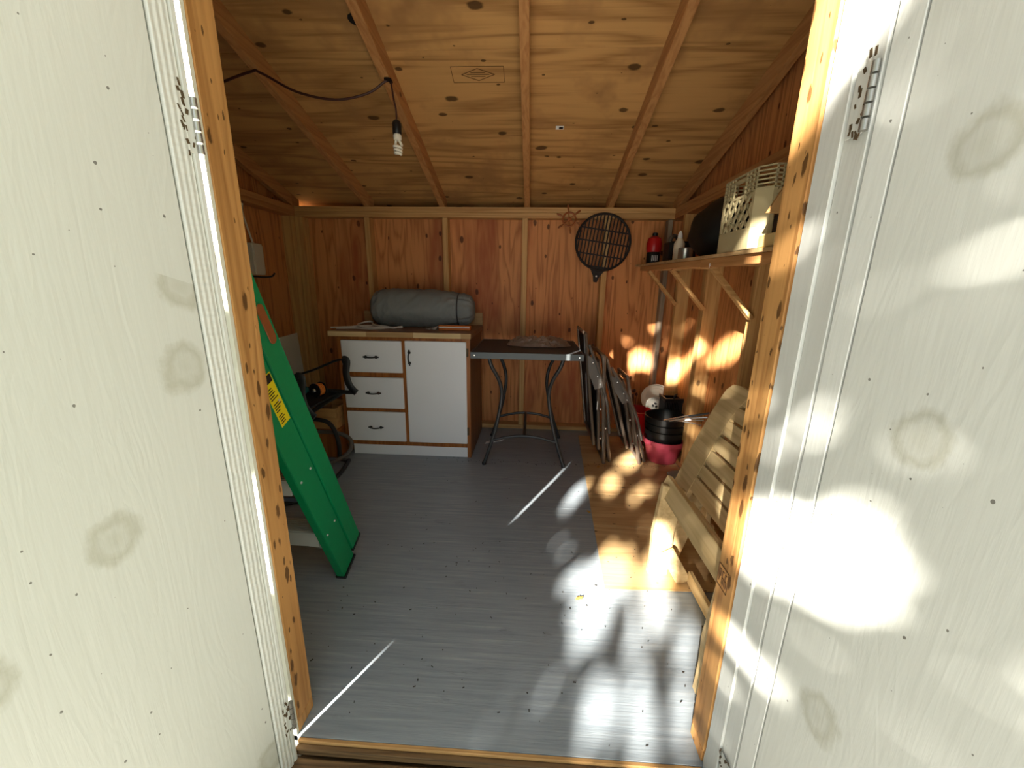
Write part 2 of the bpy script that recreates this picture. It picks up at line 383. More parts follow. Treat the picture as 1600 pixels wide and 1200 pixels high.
# ------------------------------------------------------------------ back wall
wb = structure('wall_back', 'red-brown plywood back wall with exposed studs')
seams = [PL, -1.31, -0.70, -0.075, 0.54, PR]
for a, b in zip(seams[:-1], seams[1:]):
    MB().box(a+0.001, b-0.001, PB, PB+0.012, 0, ZP).build('plywood_panel', 'ply_wall', wb)
for x in (-1.311, -0.697, -0.079, 0.543):
    MB().box(x-0.021, x+0.021, YB, PB, 0.038, ZP-0.077).build('stud', 'lumber_z', wb, bevel=0.002)
MB().box(XL-0.02, XL+0.055, YB, PB, 0.038, ZP-0.077).build('stud', 'lumber_z', wb, bevel=0.002)
MB().box(1.00, 1.035, YB+0.02, PB, 0.038, ZP-0.077).build('stud', 'grey_stud', wb, bevel=0.002)
MB().box(PL, PR, YB, PB, 0.0, 0.036).build('bottom_plate', 'lumber_x', wb, bevel=0.002)
MB().box(PL, PR, YB, PB, ZP-0.076, ZP-0.039).build('top_plate', 'lumber_x', wb, bevel=0.002)
MB().box(PL, PR, YB, PB, ZP-0.038, ZP).build('top_plate', 'lumber_x', wb, bevel=0.002)

MB().box(PL-0.1, PR+0.1, PB+0.0125, PB+0.19, ZP-0.09, ZP-0.075).build('soffit_board', 'lumber_x', wb)
MB().box(PL-0.1, PR+0.1, PB+0.175, PB+0.19, ZP-0.0745, ZP+0.06).build('fascia_board', 'lumber_x', wb)
for _x in (PL-0.1, PR+0.085): MB().box(_x, _x+0.015, PB+0.0125, PB+0.174, ZP-0.0745, ZP+0.075).build('soffit_end', 'lumber_y', wb)

# ------------------------------------------------------------------ side walls
def gable(x0, x1, parent):
    zt = lambda y: zroof(y)+RAFT
    MB().prism([(x0, YF0, 0), (x0, PB+0.012, 0), (x0, PB+0.012, zt(PB+0.012)), (x0, YF0, zt(YF0))], (x1-x0, 0, 0)).build('plywood_panel', 'ply_side', parent)
wr = structure('wall_right', 'plywood right wall with pale studs')
gable(PR, PR+0.012, wr)
for y0, y1 in ((2.93, 2.968), (2.452, 2.49), (1.915, 1.953), (1.38, 1.418)):
    MB().box(XR, PR, y0, y1, 0.038, ZP-0.077).build('stud', 'lumber_z', wr, bevel=0.002)
MB().box(XR+0.001, PR, 2.49, 2.52, 0.2, ZP-0.077).build('stud', 'lumber_z', wr, bevel=0.002)
MB().box(XR, PR, YF1, YB-0.001, 0, 0.036).build('bottom_plate', 'lumber_y', wr, bevel=0.002)
MB().box(XR, PR, YF1, YB-0.001, ZP-0.076, ZP-0.039).build('top_plate', 'lumber_y', wr, bevel=0.002)
MB().box(XR, PR, YF1, YB-0.001, ZP-0.038, ZP).build('top_plate', 'lumber_y', wr, bevel=0.002)
wl = structure('wall_left', 'dark plywood left wall with studs')
gable(PL-0.012, PL, wl)
for y0 in (3.105, 2.50, 1.89, 1.28):
    MB().box(PL, XL, y0, y0+0.038, 0.038, ZP-0.077).build('stud', 'lumber_z', wl, bevel=0.002)
MB().box(PL, XL, YF1, YB-0.001, 0, 0.036).build('bottom_plate', 'lumber_y', wl, bevel=0.002)
MB().box(PL, XL, YF1, YB-0.001, ZP-0.076, ZP-0.039).build('top_plate', 'lumber_y', wl, bevel=0.002)
MB().box(PL, XL, YF1, YB-0.001, ZP-0.038, ZP).build('top_plate', 'lumber_y', wl, bevel=0.002)

# ------------------------------------------------------------------ roof
ce = structure('ceiling', 'sloping plywood roof deck with exposed rafters')
def roof_sheet(x0, x1, y0, y1):
    a = lambda y: zroof(y)+RAFT
    MB().hexa([(x0, y0, a(y0)), (x1, y0, a(y0)), (x1, y1, a(y1)), (x0, y1, a(y1)),
               (x0, y0, a(y0)+0.012), (x1, y0, a(y0)+0.012), (x1, y1, a(y1)+0.012), (x0, y1, a(y1)+0.012)]).build('plywood_panel', 'ply_roof', ce)
XO0, XO1 = PL-0.15, PR+0.15
for y0, y1, cut in ((2.022, PB+0.2, -0.066), (0.86, 2.019, -0.70), (0.25, 0.857, -0.066)):
    roof_sheet(XO0, cut-0.0015, y0, y1); roof_sheet(cut+0.0015, XO1, y0, y1)
MB().hexa([(XO0, .23, zroof(.23)+RAFT+.0125), (XO1, .23, zroof(.23)+RAFT+.0125), (XO1, PB+.22, zroof(PB+.22)+RAFT+.0125), (XO0, PB+.22, zroof(PB+.22)+RAFT+.0125),
           (XO0, .23, zroof(.23)+RAFT+.02), (XO1, .23, zroof(.23)+RAFT+.02), (XO1, PB+.22, zroof(PB+.22)+RAFT+.02), (XO0, PB+.22, zroof(PB+.22)+RAFT+.02)]).build('roofing', 'roofing', ce)
def rafter(x):
    h = 0.021; y0, y1 = YF0-0.48, YB-0.002
    MB().hexa([(x-h, y0, zroof(y0)), (x+h, y0, zroof(y0)), (x+h, y1, zroof(y1)+0.006), (x-h, y1, zroof(y1)+0.006),
               (x-h, y0, zroof(y0)+RAFT), (x+h, y0, zroof(y0)+RAFT), (x+h, y1, zroof(y1)+RAFT), (x-h, y1, zroof(y1)+RAFT)]).build('rafter', 'lumber_y', ce, bevel=0.002)
    y0, y1 = YB-0.001, PB
    MB().hexa([(x-h, y0, ZP), (x+h, y0, ZP), (x+h, y1, ZP), (x-h, y1, ZP),
               (x-h, y0, zroof(y0)+RAFT), (x+h, y0, zroof(y0)+RAFT), (x+h, y1, zroof(y1)+RAFT), (x-h, y1, zroof(y1)+RAFT)]).build('rafter_tail', 'lumber_y', ce)
for x in (XL-0.03, -1.30, -0.715, -0.066, 0.557, XR+0.03): rafter(x)

# ------------------------------------------------------------------ front wall with the doorway
wf = structure('wall_front', 'front wall of the shed around the doorway')
ztf = zroof(YF0)+RAFT
JL, JR = -0.605, 0.468
ZH = 2.02
for a, b in ((PL-0.012, JL-0.002), (JR+0.006, PR+0.012)):
    MB().box(a, b, YF0, YF0+0.009, -0.15, ztf).build('siding_panel', 'siding', wf)
MB().box(JL-0.002, JR+0.006, YF0, YF0+0.009, ZH, ztf).build('siding_panel', 'siding', wf)
MB().box(PL, JL, YF0+0.01, YF1, 0, 0.038).build('bottom_plate', 'post', wf, bevel=0.002)
MB().box(JR, PR, YF0+0.01, YF1, 0, 0.038).build('bottom_plate', 'post', wf, bevel=0.002)
MB().box(JL-0.038, JL, YF0+0.01, YF1, 0.039, ZH).build('door_post', 'post', wf, bevel=0.002)
MB().box(JR, JR+0.038, YF0+0.006, YF1, 0.039, ZH).build('door_post', 'post', wf, bevel=0.002)
MB().box(JL-0.038, JR+0.038, YF0+0.01, YF1, ZH, ZH+0.14).build('header', 'lumber_x', wf, bevel=0.002)
MB().box(PL, PR, YF0+0.01, YF1, ztf-0.20, ztf-0.13).build('top_plate', 'lumber_x', wf)
for x in (-1.60, -1.15, 0.85): MB().box(x, x+0.038, YF0+0.01, YF1, 0.039, ztf-0.2).build('stud', 'lumber_z', wf)
# right hand white reveal (two steps) outside the post
rv = structure('trim_2', 'white painted reveal boards beside the right door')
MB().box(JR+0.001, JR+0.09, 0.700, YF0-0.001, -0.028, ZH).build('reveal_board', 'trim_white', rv, bevel=0.0012)
MB().box(JR+0.006, JR+0.09, 0.652, 0.6985, -0.028, ZH).build('reveal_board', 'trim_white', rv, bevel=0.0012)
# grade stamp inked on the right post
def stamp(parent, o, ax, ay, w, h, mat, diamond=False, n=None):
    """thin ink lines: o origin corner, ax / ay unit axes, lifted along n"""
    o, ax, ay, n = V(o), V(ax), V(ay), V(n)
    mb = MB()
    def line(a, b, t=0.0022):
        p, q = o+ax*a[0]+ay*a[1]+n*0.0006, o+ax*b[0]+ay*b[1]+n*0.0006
        mb.beam(p, q, t, 0.0008, n)
    for a, b in (((0, 0), (w, 0)), ((w, 0), (w, h)), ((w, h), (0, h)), ((0, h), (0, 0))): line(a, b)
    if diamond:
        for a, b in (((.18*w, .5*h), (.5*w, .12*h)), ((.5*w, .12*h), (.82*w, .5*h)), ((.82*w, .5*h), (.5*w, .88*h)), ((.5*w, .88*h), (.18*w, .5*h)), ((.28*w, .5*h), (.72*w, .5*h)), ((.36*w, .62*h), (.64*w, .62*h)), ((.36*w, .38*h), (.64*w, .38*h))): line(a, b, 0.003)
    else:
        for i in range(3):
            x = w*(0.16+0.28*i)
            for a, b in (((x, .2*h), (x, .8*h)), ((x, .8*h), (x+.14*w, .8*h)), ((x, .5*h), (x+.14*w, .5*h)), ((x+.14*w, .5*h), (x+.14*w, (.2 if i else .8)*h))): line(a, b, 0.003)
    return mb.build('grade_stamp', mat, parent)
stamp(wf, (JR-0.0005, 0.825, 0.50), (0, -1, 0), (0, 0, 1), 0.045, 0.055, 'ink_soft', n=(-1, 0, 0))
nr = V(0, -SL, -1).normalized(); ayr = V(0, 1, -SL).normalized()
stamp(ce, (-0.42, 2.10, zroof(2.10)+RAFT-0.0005), (1, 0, 0), ayr, 0.25, 0.09, 'ink_soft', True, n=nr)
# barcode sticker on the roof deck
def on_roof(x, y): return V(x, y, zroof(y)+RAFT-0.0005)
st = MB().beam(on_roof(0.10, 2.485), on_roof(0.145, 2.485), 0.028, 0.0012, nr).build('sticker', 'paper', ce)
MB().beam(on_roof(0.118, 2.487)+nr*0.001, on_roof(0.141, 2.487)+nr*0.001, 0.016, 0.001, nr).build('barcode', 'ink', ce)

MB().lathe(on_roof(-0.775, 1.88)+nr*0.0008, [(0.026, 0), (0.024, 0.0008), (0, 0.001)], 9, nr).build('knot_hole', 'ink', ce)
# ------------------------------------------------------------------ doors
def hinge(parent, p, axis_y, n, w=0.03, h=0.09):
    """leaf plate on the frame, barrel of knuckles"""
    p = V(p); ay = V(axis_y); n = V(n)
    hg = MB().beam(p+ay*(w/2+0.006)-V(0, 0, h/2), p+ay*(w/2+0.006)+V(0, 0, h/2), w, 0.002, n).build('hinge', 'trim_white', parent)
    for k in range(5):
        z = -h/2+h*k/5
        MB().lathe(p+n*0.003+V(0, 0, z+0.001), [(0.0055, 0), (0.0055, h/5-0.003)], 10).build('knuckle', 'hinge', hg, smooth=True)
    mk = MB()
    for k in range(16):
        q = p+n*0.0012+ay*random.uniform(0.005, w+0.012)+V(0, 0, random.uniform(-h*.6, h*.6))+n*0.0005
        mk.beam(q, q+V(0, 0, random.uniform(.004, .012))+ay*random.uniform(-.004, .004), random.uniform(.002, .005), 0.0012, n)
    mk.build('rust_mark', 'rust', hg)
def door(name, E, ang, side, width, t, s1, s2, label):
    """E inner hinge corner; side -1 left door, +1 right door; opened 90+ang degrees"""
    d = structure(name, label)
    e = V(side*math.sin(ang), -math.cos(ang), 0); nin = V(-side*math.cos(ang), -math.sin(ang), 0)
    z0, z1 = -0.06, 1.99
    def slab(a, b, lo, hi, nm, mat, bev=0.002):
        P = [E+e*a-nin*lo, E+e*b-nin*lo, E+e*b-nin*hi, E+e*a-nin*hi]
        return MB().prism([(p.x, p.y, z0) for p in P], (0, 0, z1-z0)).build(nm, mat, d, bevel=bev)
    if s1: slab(0, s1, 0.001, t, 'hinge_strip', 'trim_white', 0.003)
    slab(s1+0.0005, s2, 0.0, t, 'stile', 'trim_white' if side > 0 else 'stipple', 0.001 if side > 0 else 0.003)
    slab(s2+0.0035, width, 0.0, t, 'panel', 'door_white', 0.0008)
    slab(s2+0.0002, s2+0.0033, 0.016, t-0.002, 'joint', 'trim_white', 0)
    return d, e, nin
m, nt, bs = new_mat('stippled_white_paint')
vv = coords(nt, False, (1, 1, 1)); w1 = N(nt, 'ShaderNodeTexWave', Scale=28.0, Distortion=1.2, Detail=2.0); w1.bands_direction = 'Z'; nt.links.new(vv, w1.inputs['Vector'])
w2 = N(nt, 'ShaderNodeTexWave', Scale=34.0, Distortion=1.0, Detail=1.0); w2.bands_direction = 'Y'; nt.links.new(vv, w2.inputs['Vector'])
bump(nt, bs, math_n(nt, 'ADD', math_n(nt, 'MULTIPLY', w1.outputs['Fac'], 0.6), w2.outputs['Fac']), 0.35, 0.003)
bs.inputs['Base Color'].default_value = srgb(206, 208, 203); bs.inputs['Roughness'].default_value = 0.45
MT['stipple'] = m
dl, el_, nl_ = door('door_1', V(-0.587, 0.72, 0), math.radians(15), -1, 0.53, 0.025, 0.012, 0.0466, 'white painted plywood left door swung open')
dr, er_, nr_ = door('door_2', V(0.474, 0.646, 0), math.radians(10), 1, 0.53, 0.030, 0.0, 0.038, 'white painted plywood right door swung open')
for z in (1.46, 0.10): hinge(rv, (JR+0.002, 0.655, z), (0, 1, 0), (-1, 0, 0))
for z in (1.45, 0.12): hinge(dl, (-0.5885, 0.7215, z), tuple(el_*1.0), tuple(nl_), 0.012)

# ------------------------------------------------------------------ outdoors
gr = MB().box(-14, 14, -16, 12, -0.40, -0.36).build('ground', 'grass'); tag(gr, 'pale gravel ground around the shed', None, None, 'structure')
E1 = Vector((0.89115, -0.45371, 0)); E2 = Vector((0.16853, 0.33076, 0.92854))
GAPS = [(-0.127, 0.488, 0.05), (-0.16, 0.528, 0.045), (-0.324, 0.457, 0.04), (-0.301, 0.419, 0.03), (-0.005, 0.457, 0.02), (-0.181, 0.329, 0.03),
 (-0.092, 0.381, 0.0), (-0.144, 0.33, 0.015), (0.031, 0.368, 0.01), (-0.448, 0.502, 0.03), (-0.56, 0.549, 0.0), (-0.681, 0.748, 0.03), (-0.678, 0.688, 0.02),
 (-0.526, 0.976, 0.06), (-0.545, 0.848, 0.05), (-0.368, 0.82, 0.03), (-0.354, 0.558, 0.04), (-0.258, 0.562, 0.04), (-0.159, 0.683, 0.04), (-0.163, 0.768, 0.03),
 (-0.151, 0.597, 0.04), (-0.335, 1.72, 0.05), (-0.218, 1.746, 0.05), (-0.383, 1.664, 0.04), (-0.033, 1.731, 0.06), (0.035, 1.75, 0.04), (-0.655, 1.798, 0.06),
 (-0.767, 1.724, 0.05), (0.031, 1.93, 0.045), (0.058, 1.903, 0.03), (0.160, 0.975, 0.055), (0.191, 1.005, 0.03), (0.144, 0.945, 0.05), (0.139, 1.013, 0.03),
 (0.1, 0.972, 0.045), (0.111, 0.926, 0.04), (0.094, 0.712, 0.01), (0.092, 1.794, 0.05), (0.091, 1.767, 0.03), (0.077, 1.509, 0.0), (0.162, 1.687, 0.0),
 (0.122, 1.441, 0.005), (0.192, 1.422, 0.0), (0.2, 1.556, -0.002), (0.248, 1.521, 0.0), (0.05, 1.276, -0.01), (0.063, 1.818, 0.03), (0.075, 0.48, 0.0)]
GAPS += [(-0.884, 0.145+0.037*k, 0.03) for k in range(3)]+[(-0.884, 0.61+0.037*k, 0.03) for k in range(7)]+[(-0.884, 1.352+0.037*k, 0.025) for k in range(12)]
def build_tree():
    base = -SUN_D*4.9+E1*(-0.9)+E2*0.6; base = V(base.x-0.6, base.y-0.5, -0.36)
    t = thing('garden_tree', tuple(base), 'leafy tree standing outside in front of the shed door', 'tree')
    top = V(base.x+0.3, base.y+0.2, 4.6)
    MB().tube(catmull([base, base+V(0.05, 0.02, 1.4), base+V(0.12, 0.1, 3.0), top], 6), [0.14-0.004*i for i in range(19)], 10).build('trunk', 'bark', t, smooth=True)
    rng = random.Random(5); mb = MB()
    for k in range(7):
        a = base+V(0.1, 0.05, 1.7+0.4*k); u, v = rng.uniform(-1.2, 1.0), rng.uniform(0.2, 2.3)
        b = E1*u+E2*v-SUN_D*rng.uniform(4.6, 5.4)
        MB().tube(catmull([a, (a+b)/2+V(0, 0, 0.15), b], 6), [0.035-0.002*i for i in range(13)], 6).build('branch', 'bark', t, smooth=True)
    cnt = 0
    while cnt < 12000:
        u, v, dd = rng.uniform(-1.05, 0.62), rng.uniform(-0.05, 2.25), rng.uniform(4.6, 5.4)
        if cnt > 9500: u, v = ((rng.uniform(-.80, -.50), rng.uniform(0, .47)) if cnt % 3 else (rng.uniform(-.94, -.84), rng.uniform(.28, .56)))
        elif -.5 < u < .05 and .30 < v < .56 and rng.random() < .25: continue
        if any((u-a)**2+(v-b)**2 < (r+0.022)**2 if r > -0.02 else False for a, b, r in GAPS): continue
        c = E1*u+E2*v-SUN_D*dd
        q = Quaternion((rng.gauss(0, 1), rng.gauss(0, 1), rng.gauss(0, 1), rng.gauss(0, 1))).normalized()
        L, W = rng.uniform(.04, .06), rng.uniform(.02, .03)
        pts = [(-L, 0, 0), (-L*.3, W, .004), (L*.4, W*.8, .004), (L, 0, 0), (L*.4, -W*.8, .004), (-L*.3, -W, .004)]
        vs = [mb.bm.verts.new(c+q @ V(p)) for p in pts]; mb.bm.faces.new(vs); cnt += 1
    mb.build('foliage', 'leaf_green', t, kind='stuff')
build_tree()
def sky_blocker(x0, x1, y0, y1, h, label):  # leafy block added out of view to keep side sky off the open doors
    t = thing('hedge', ((x0+x1)/2, (y0+y1)/2, -0.36), label, 'hedge', 'evergreen hedges beside the shed door')
    mb = MB(); nx, ny, nz = 6, 14, 14
    mb.box(x0, x1, y0, y1, -0.36, h); bmesh.ops.subdivide_edges(mb.bm, edges=mb.bm.edges[:], cuts=13, use_grid_fill=True)
    for v in mb.bm.verts:
        if v.co.z > -0.35: v.co += mnoise.noise_vector(v.co*1.7)*0.14+mnoise.noise_vector(v.co*7)*0.06
    mb.build('foliage', 'hedge_green', t, smooth=True, kind='stuff')
    for k in range(3): MB().tube([((x0+x1)/2, y0+(y1-y0)*(k+.5)/3, -.36), ((x0+x1)/2, y0+(y1-y0)*(k+.5)/3, h*.8)], .05, 8).build('stem', 'bark', t)
sky_blocker(1.75, 2.6, -3.6, 0.2, 3.0, 'dense evergreen hedge outside on the open right door side')
sky_blocker(-2.7, -1.95, -1.4, 0.4, 3.0, 'dense evergreen hedge outside on the open left door side')

# ================================================================== objects
# ------------------------------------------------------------------ base cabinet
def handle(parent, c, vertical=False):
    """black bail pull with flared ends, c on the face, bows out towards -Y"""
    c = V(c); ax = V(0, 0, 1) if vertical else V(1, 0, 0)
    pts = [c-ax*0.045+V(0, -0.004, 0), c-ax*0.034+V(0, -0.010, 0), c-ax*0.018+V(0, -0.022, 0), c+V(0, -0.026, 0), c+ax*0.018+V(0, -0.022, 0), c+ax*0.034+V(0, -0.010, 0), c+ax*0.045+V(0, -0.004, 0)]
    mb = MB().tube(catmull(pts, 3), 0.0048, 8)
    for s in (-1, 1):
        mb.lathe(c+ax*s*0.036+V(0, -0.001, 0), [(0.011, 0), (0.010, 0.004), (0.004, 0.008)], 12, (0, -1, 0))
        mb.lathe(c+ax*s*0.050+V(0, -0.001, 0), [(0.006, 0), (0.005, 0.004), (0.001, 0.006)], 10, (0, -1, 0))
    return mb.build('handle', 'black_metal', parent, smooth=True)
cb = thing('base_cabinet', (-0.86, 2.83, 0), 'white three-drawer base cabinet with brown wooden frame beside the bar table', 'cabinet')
CX0, CX1, CY0, CY1, CZ = -1.318, -0.412, 2.536, 3.11, 0.853
bd = MB().box(CX0, CX0+0.018, CY0+0.018, CY1, 0.0, CZ).box(CX1-0.018, CX1, CY0+0.018, CY1, 0.0, CZ)
bd.box(CX0+0.0181, CX1-0.0181, CY1-0.012, CY1, 0.075, CZ).box(CX0+0.0181, CX1-0.0181, CY0+0.02, CY1-0.0121, 0.076, 0.094)
bd.build('body', 'cab_side', cb, bevel=0.0015)
fr = MB().box(CX0, -1.289, CY0, CY0+0.018, 0.075, CZ).box(-0.4385, CX1, CY0, CY0+0.018, 0.0, CZ).box(-0.877, -0.851, CY0, CY0+0.018, 0.106, 0.829)
fr.box(-1.2889, -0.4386, CY0, CY0+0.018, 0.830, CZ).box(-1.2889, -0.4386, CY0, CY0+0.018, 0.075, 0.1059)
fr.box(-1.2889, -0.8771, CY0, CY0+0.018, 0.576, 0.607).box(-1.2889, -0.8771, CY0, CY0+0.018, 0.328, 0.351)
fr.build('face_frame', 'cab_wood', cb)
for z0, z1, hz in ((0.607, 0.829, 0.716), (0.351, 0.575, 0.463), (0.106, 0.327, 0.211)):
    dw = MB().box(-1.290, -0.876, CY0-0.012, CY0+0.004, z0+0.0015, z1-0.0015).build('drawer', 'cab_white', cb, bevel=0.003)
    handle(dw, (-1.088, CY0-0.012, hz))
dw = MB().box(-0.852, -0.437, CY0-0.012, CY0+0.004, 0.1075, 0.831).build('cabinet_door', 'cab_white', cb, bevel=0.003)
handle(dw, (-0.823, CY0-0.012, 0.717), True)
for z in (0.76, 0.2):
    MB().box(-0.4365, -0.424, CY0-0.005, CY0+0.001, z-0.028, z+0.028).lathe((-0.437, CY0-0.005, z-0.028), [(0.004, 0), (0.004, 0.056)], 8).build('hinge', 'rust', dw)
MB().box(-1.268, CX1-0.0265, CY0+0.004, CY0+0.016, 0.0, 0.0745).build('toe_kick', 'cab_white', cb, bevel=0.001)
ct = thing('countertop', (-0.88, 2.81, CZ), 'wooden countertop with butcher-block front edge on the white cabinet', 'countertop')
MB().box(-1.365, -0.402, 2.526, 3.118, CZ+0.001, 0.887).build('top', 'counter', ct, bevel=0.001)
cuts = (-1.365, -1.103, -0.786, -0.468, -0.402)
for i in range(4): MB().box(cuts[i]+0.0003, cuts[i+1]-0.0003, 2.508, 2.5255, CZ+0.001, 0.888).build('edge_strip', 'strip_a' if i % 2 == 0 else 'strip_b', ct, bevel=0.001)
tag(MB().box(-1.365, -0.402, 3.100, 3.118, 0.8875, 0.986).build('backsplash', 'strip_b', bevel=0.001), 'tan wooden backsplash board standing along the back of the countertop', 'backsplash')

# quilt roll on the counter
def quilt_roll():
    t = thing('quilt_roll', (-0.81, 2.93, 0.888), 'fat grey rolled quilt with a gathered end lying on the countertop', 'bedding')
    prof = [(-1.215, 0.0), (-1.212, 0.05), (-1.20, 0.095), (-1.175, 0.125), (-1.13, 0.143), (-1.05, 0.148), (-0.95, 0.147), (-0.85, 0.145), (-0.75, 0.142), (-0.66, 0.136), (-0.60, 0.128), (-0.565, 0.119), (-0.55, 0.1135), (-0.535, 0.115), (-0.50, 0.112), (-0.465, 0.098), (-0.445, 0.07), (-0.437, 0.035), (-0.436, 0.0)]
    xs = [p[0] for p in prof]; fine = []
    for i in range(len(prof)-1):
        m = 2 if prof[i+1][0]-prof[i][0] < 0.03 else 10
        for k in range(m): f = k/m; fine.append((prof[i][0]*(1-f)+prof[i+1][0]*f, prof[i][1]*(1-f)+prof[i+1][1]*f))
    fine.append(prof[-1]); n = 96; mb = MB(); rings = []
    for x, r in fine:
        ring = []
        for k in range(1 if r < 1e-6 else n):
            a = 2*math.pi*k/n
            g = min(1, max(0, (x+0.64)/0.12))
            q1 = 1-abs(mnoise.noise(V(x*16-2.2*math.sin(a), math.cos(a)*1.3, math.sin(a)*1.3))); q2 = 1-abs(mnoise.noise(V(x*30+1.5*math.cos(a)+7, math.cos(a)*2.2, math.sin(a)*2.2)))
            w = 0.955+0.014*math.sin(5*a+9*x)+0.05*q1**3+0.03*q2**4+0.025*mnoise.noise(V(x*5, math.cos(a)*1.6+3, math.sin(a)*1.6))
            w += g*0.05*math.sin(15*a+2*math.sin(3*a))
            y = math.cos(a)*r*w; z = math.sin(a)*r*w
            z = max(z, -0.128+0.004*math.cos(a)) if z < -0.11 else z
            ring.append(mb.bm.verts.new((x, 2.93+y, 0.888+0.1285+z+0.002+(0.012 if False else 0))))
        rings.append(ring)
    for A, B in zip(rings[:-1], rings[1:]):
        for k in range(n):
            k2 = (k+1) % n
            if len(A) == 1: mb.bm.faces.new((A[0], B[k2], B[k]))
            elif len(B) == 1: mb.bm.faces.new((A[k], A[k2], B[0]))
            else: mb.bm.faces.new((A[k], A[k2], B[k2], B[k]))
    mb.build('quilt', 'duvet', t, smooth=True)
    loop = [(-0.552, 2.93+0.121*math.cos(2*math.pi*k/40), 1.0190+max(-0.124, 0.121*math.sin(2*math.pi*k/40))) for k in range(40)]
    MB().tube(loop, 0.0045, 6, True).build('drawstring', 'dark_metal', t, smooth=True)
quilt_roll()
# white cord loosely coiled on the counter
cp = [(-1.42, 2.66, .8945), (-1.33, 2.70, .8955), (-1.22, 2.80, .897), (-1.10, 2.79, .900), (-1.02, 2.73, .8945), (-1.12, 2.70, .895), (-1.25, 2.74, .900), (-1.30, 2.86, .906), (-1.24, 2.93, .918), (-1.17, 2.80, .909), (-1.08, 2.72, .903), (-1.00, 2.71, .895), (-0.97, 2.74, .895)]
wc = thing('extension_lead', (-1.2, 2.76, .888), 'white cord in loose loops on the left end of the countertop', 'cord')
MB().tube(catmull(cp, 8), 0.0065, 8).build('cord', 'white_cord', wc, smooth=True)
MB().beam((-0.972, 2.737, .897), (-0.935, 2.752, .900), 0.022, 0.014).build('plug', 'white_cord', wc, bevel=0.003)
MB().tube(catmull([(-1.36, 2.62, .8945), (-1.25, 2.65, .895), (-1.12, 2.63, .895), (-1.04, 2.67, .895)], 6), 0.005, 6).build('loose_end', 'white_cord', wc, smooth=True)
pk = thing('wrapped_package', (-0.57, 2.72, .888), 'clear plastic package with an orange insert lying in front of the grey quilt roll', 'package')
MB().box(-0.66, -0.435, 2.692, 2.735, .8885, .921).build('orange_insert', 'orange', pk, bevel=0.003)
MB().box(-0.655, -0.44, 2.6885, 2.6915, .905, .913).build('printed_band', 'paper', pk)
mb = MB(); g = [[mb.bm.verts.new((-0.75+0.0095*i, 2.675+0.02*j, 0.895+(0.018*math.sin(math.pi*j/4) if 0 < j < 4 else -.003)*(0.3+0.09*i))) for j in range(5)] for i in range(10)]
for i in range(9):
    for j in range(4): mb.bm.faces.new((g[i][j], g[i+1][j], g[i+1][j+1], g[i][j+1]))
mb.build('wrap', 'clear_wrap', pk, jitter=(60, 0.006))

# ------------------------------------------------------------------ bar table
bt = thing('bar_table', (-0.03, 2.70, 0), 'dark grey square bar table with curved metal legs beside the cabinet', 'table')
MB().box(-0.378, 0.316, 2.388, 3.012, 0.757, 0.789).build('tabletop', 'slate', bt, bevel=0.003)
rim = MB().box(-0.386, 0.324, 2.378, 2.3875, 0.750, 0.791).box(-0.386, 0.324, 3.0125, 3.021, 0.750, 0.791).box(-0.386, -0.3785, 2.3876, 3.0124, 0.750, 0.791).box(0.3165, 0.324, 2.3876, 3.0124, 0.750, 0.791)
rim.build('rim', 'table_rim', bt, bevel=0.002)
for x in (-0.362, 0.298): MB().lathe((x, 2.378, 0.771), [(0.007, 0), (0.005, 0.003), (0, 0.004)], 10, (0, -1, 0)).build('screw', 'rivet', bt, smooth=True)
CXT = -0.036
for s in (-1, 1):
    for y in (2.438, 2.965):
        inn = 1 if y < 2.7 else -1
        pts = [(CXT+s*0.243, y+inn*0.01, 0.757), (CXT+s*0.222, y+inn*0.008, 0.69), (CXT+s*0.178, y+inn*0.03, 0.60), (CXT+s*0.158, y+inn*0.05, 0.51), (CXT+s*0.167, y+inn*0.04, 0.40), (CXT+s*0.205, y+inn*0.02, 0.22), (CXT+s*0.272, y, 0.008)]
        lg = MB().tube(catmull(pts, 6), 0.0125, 10).build('leg', 'dark_metal', bt, smooth=True)
        MB().lathe((CXT+s*0.272, y, 0.0), [(0.014, 0), (0.015, 0.016), (0.013, 0.02)], 10).build('foot', 'black_plastic', lg, smooth=True)
for y, inn in ((2.438, 1), (2.965, -1)):
    pts = [(CXT-0.222, y+inn*.012, 0.172), (CXT-0.10, y+inn*.012, 0.203), (CXT, y+inn*.012, 0.212), (CXT+0.10, y+inn*.012, 0.203), (CXT+0.222, y+inn*.012, 0.172)]
    MB().tube(catmull(pts, 6), 0.010, 8).build('cross_rail', 'dark_metal', bt, smooth=True)
MB().tube([(CXT, 2.45, 0.212), (CXT, 2.953, 0.212)], 0.011, 8).build('stretcher', 'dark_metal', bt, smooth=True)
# crumpled bag on the table
mb = MB(); n, rings = 72, []
for i in range(17):
    t = i/16; ring = []
    for k in range(n):
        a = 2*math.pi*k/n
        ra = 1.0-0.92*t
        x = 0.045+0.225*math.cos(a)*ra+0.02*mnoise.noise(V(3*math.cos(a), 3*math.sin(a), i*.9)); y = 2.745+0.115*math.sin(a)*ra+0.02*mnoise.noise(V(3*math.cos(a)+5, 3*math.sin(a), i*.9))
        rd = 1-abs(mnoise.noise(V(x*13, y*15, 2.2)))*2.2; r2 = 1-abs(mnoise.noise(V(x*31, y*33, 5)))*2
        z = 0.7925+(0 if i == 0 else 1)*max(0.002, (0.030*math.sin(min(1, t*2.2)*math.pi/2)*(0.75+rd)+0.014*r2))
        ring.append(mb.bm.verts.new((x, y, z)))
    rings.append(ring)
for A, B in zip(rings[:-1], rings[1:]):
    for k in range(n): mb.bm.faces.new((A[k], A[(k+1) % n], B[(k+1) % n], B[k]))
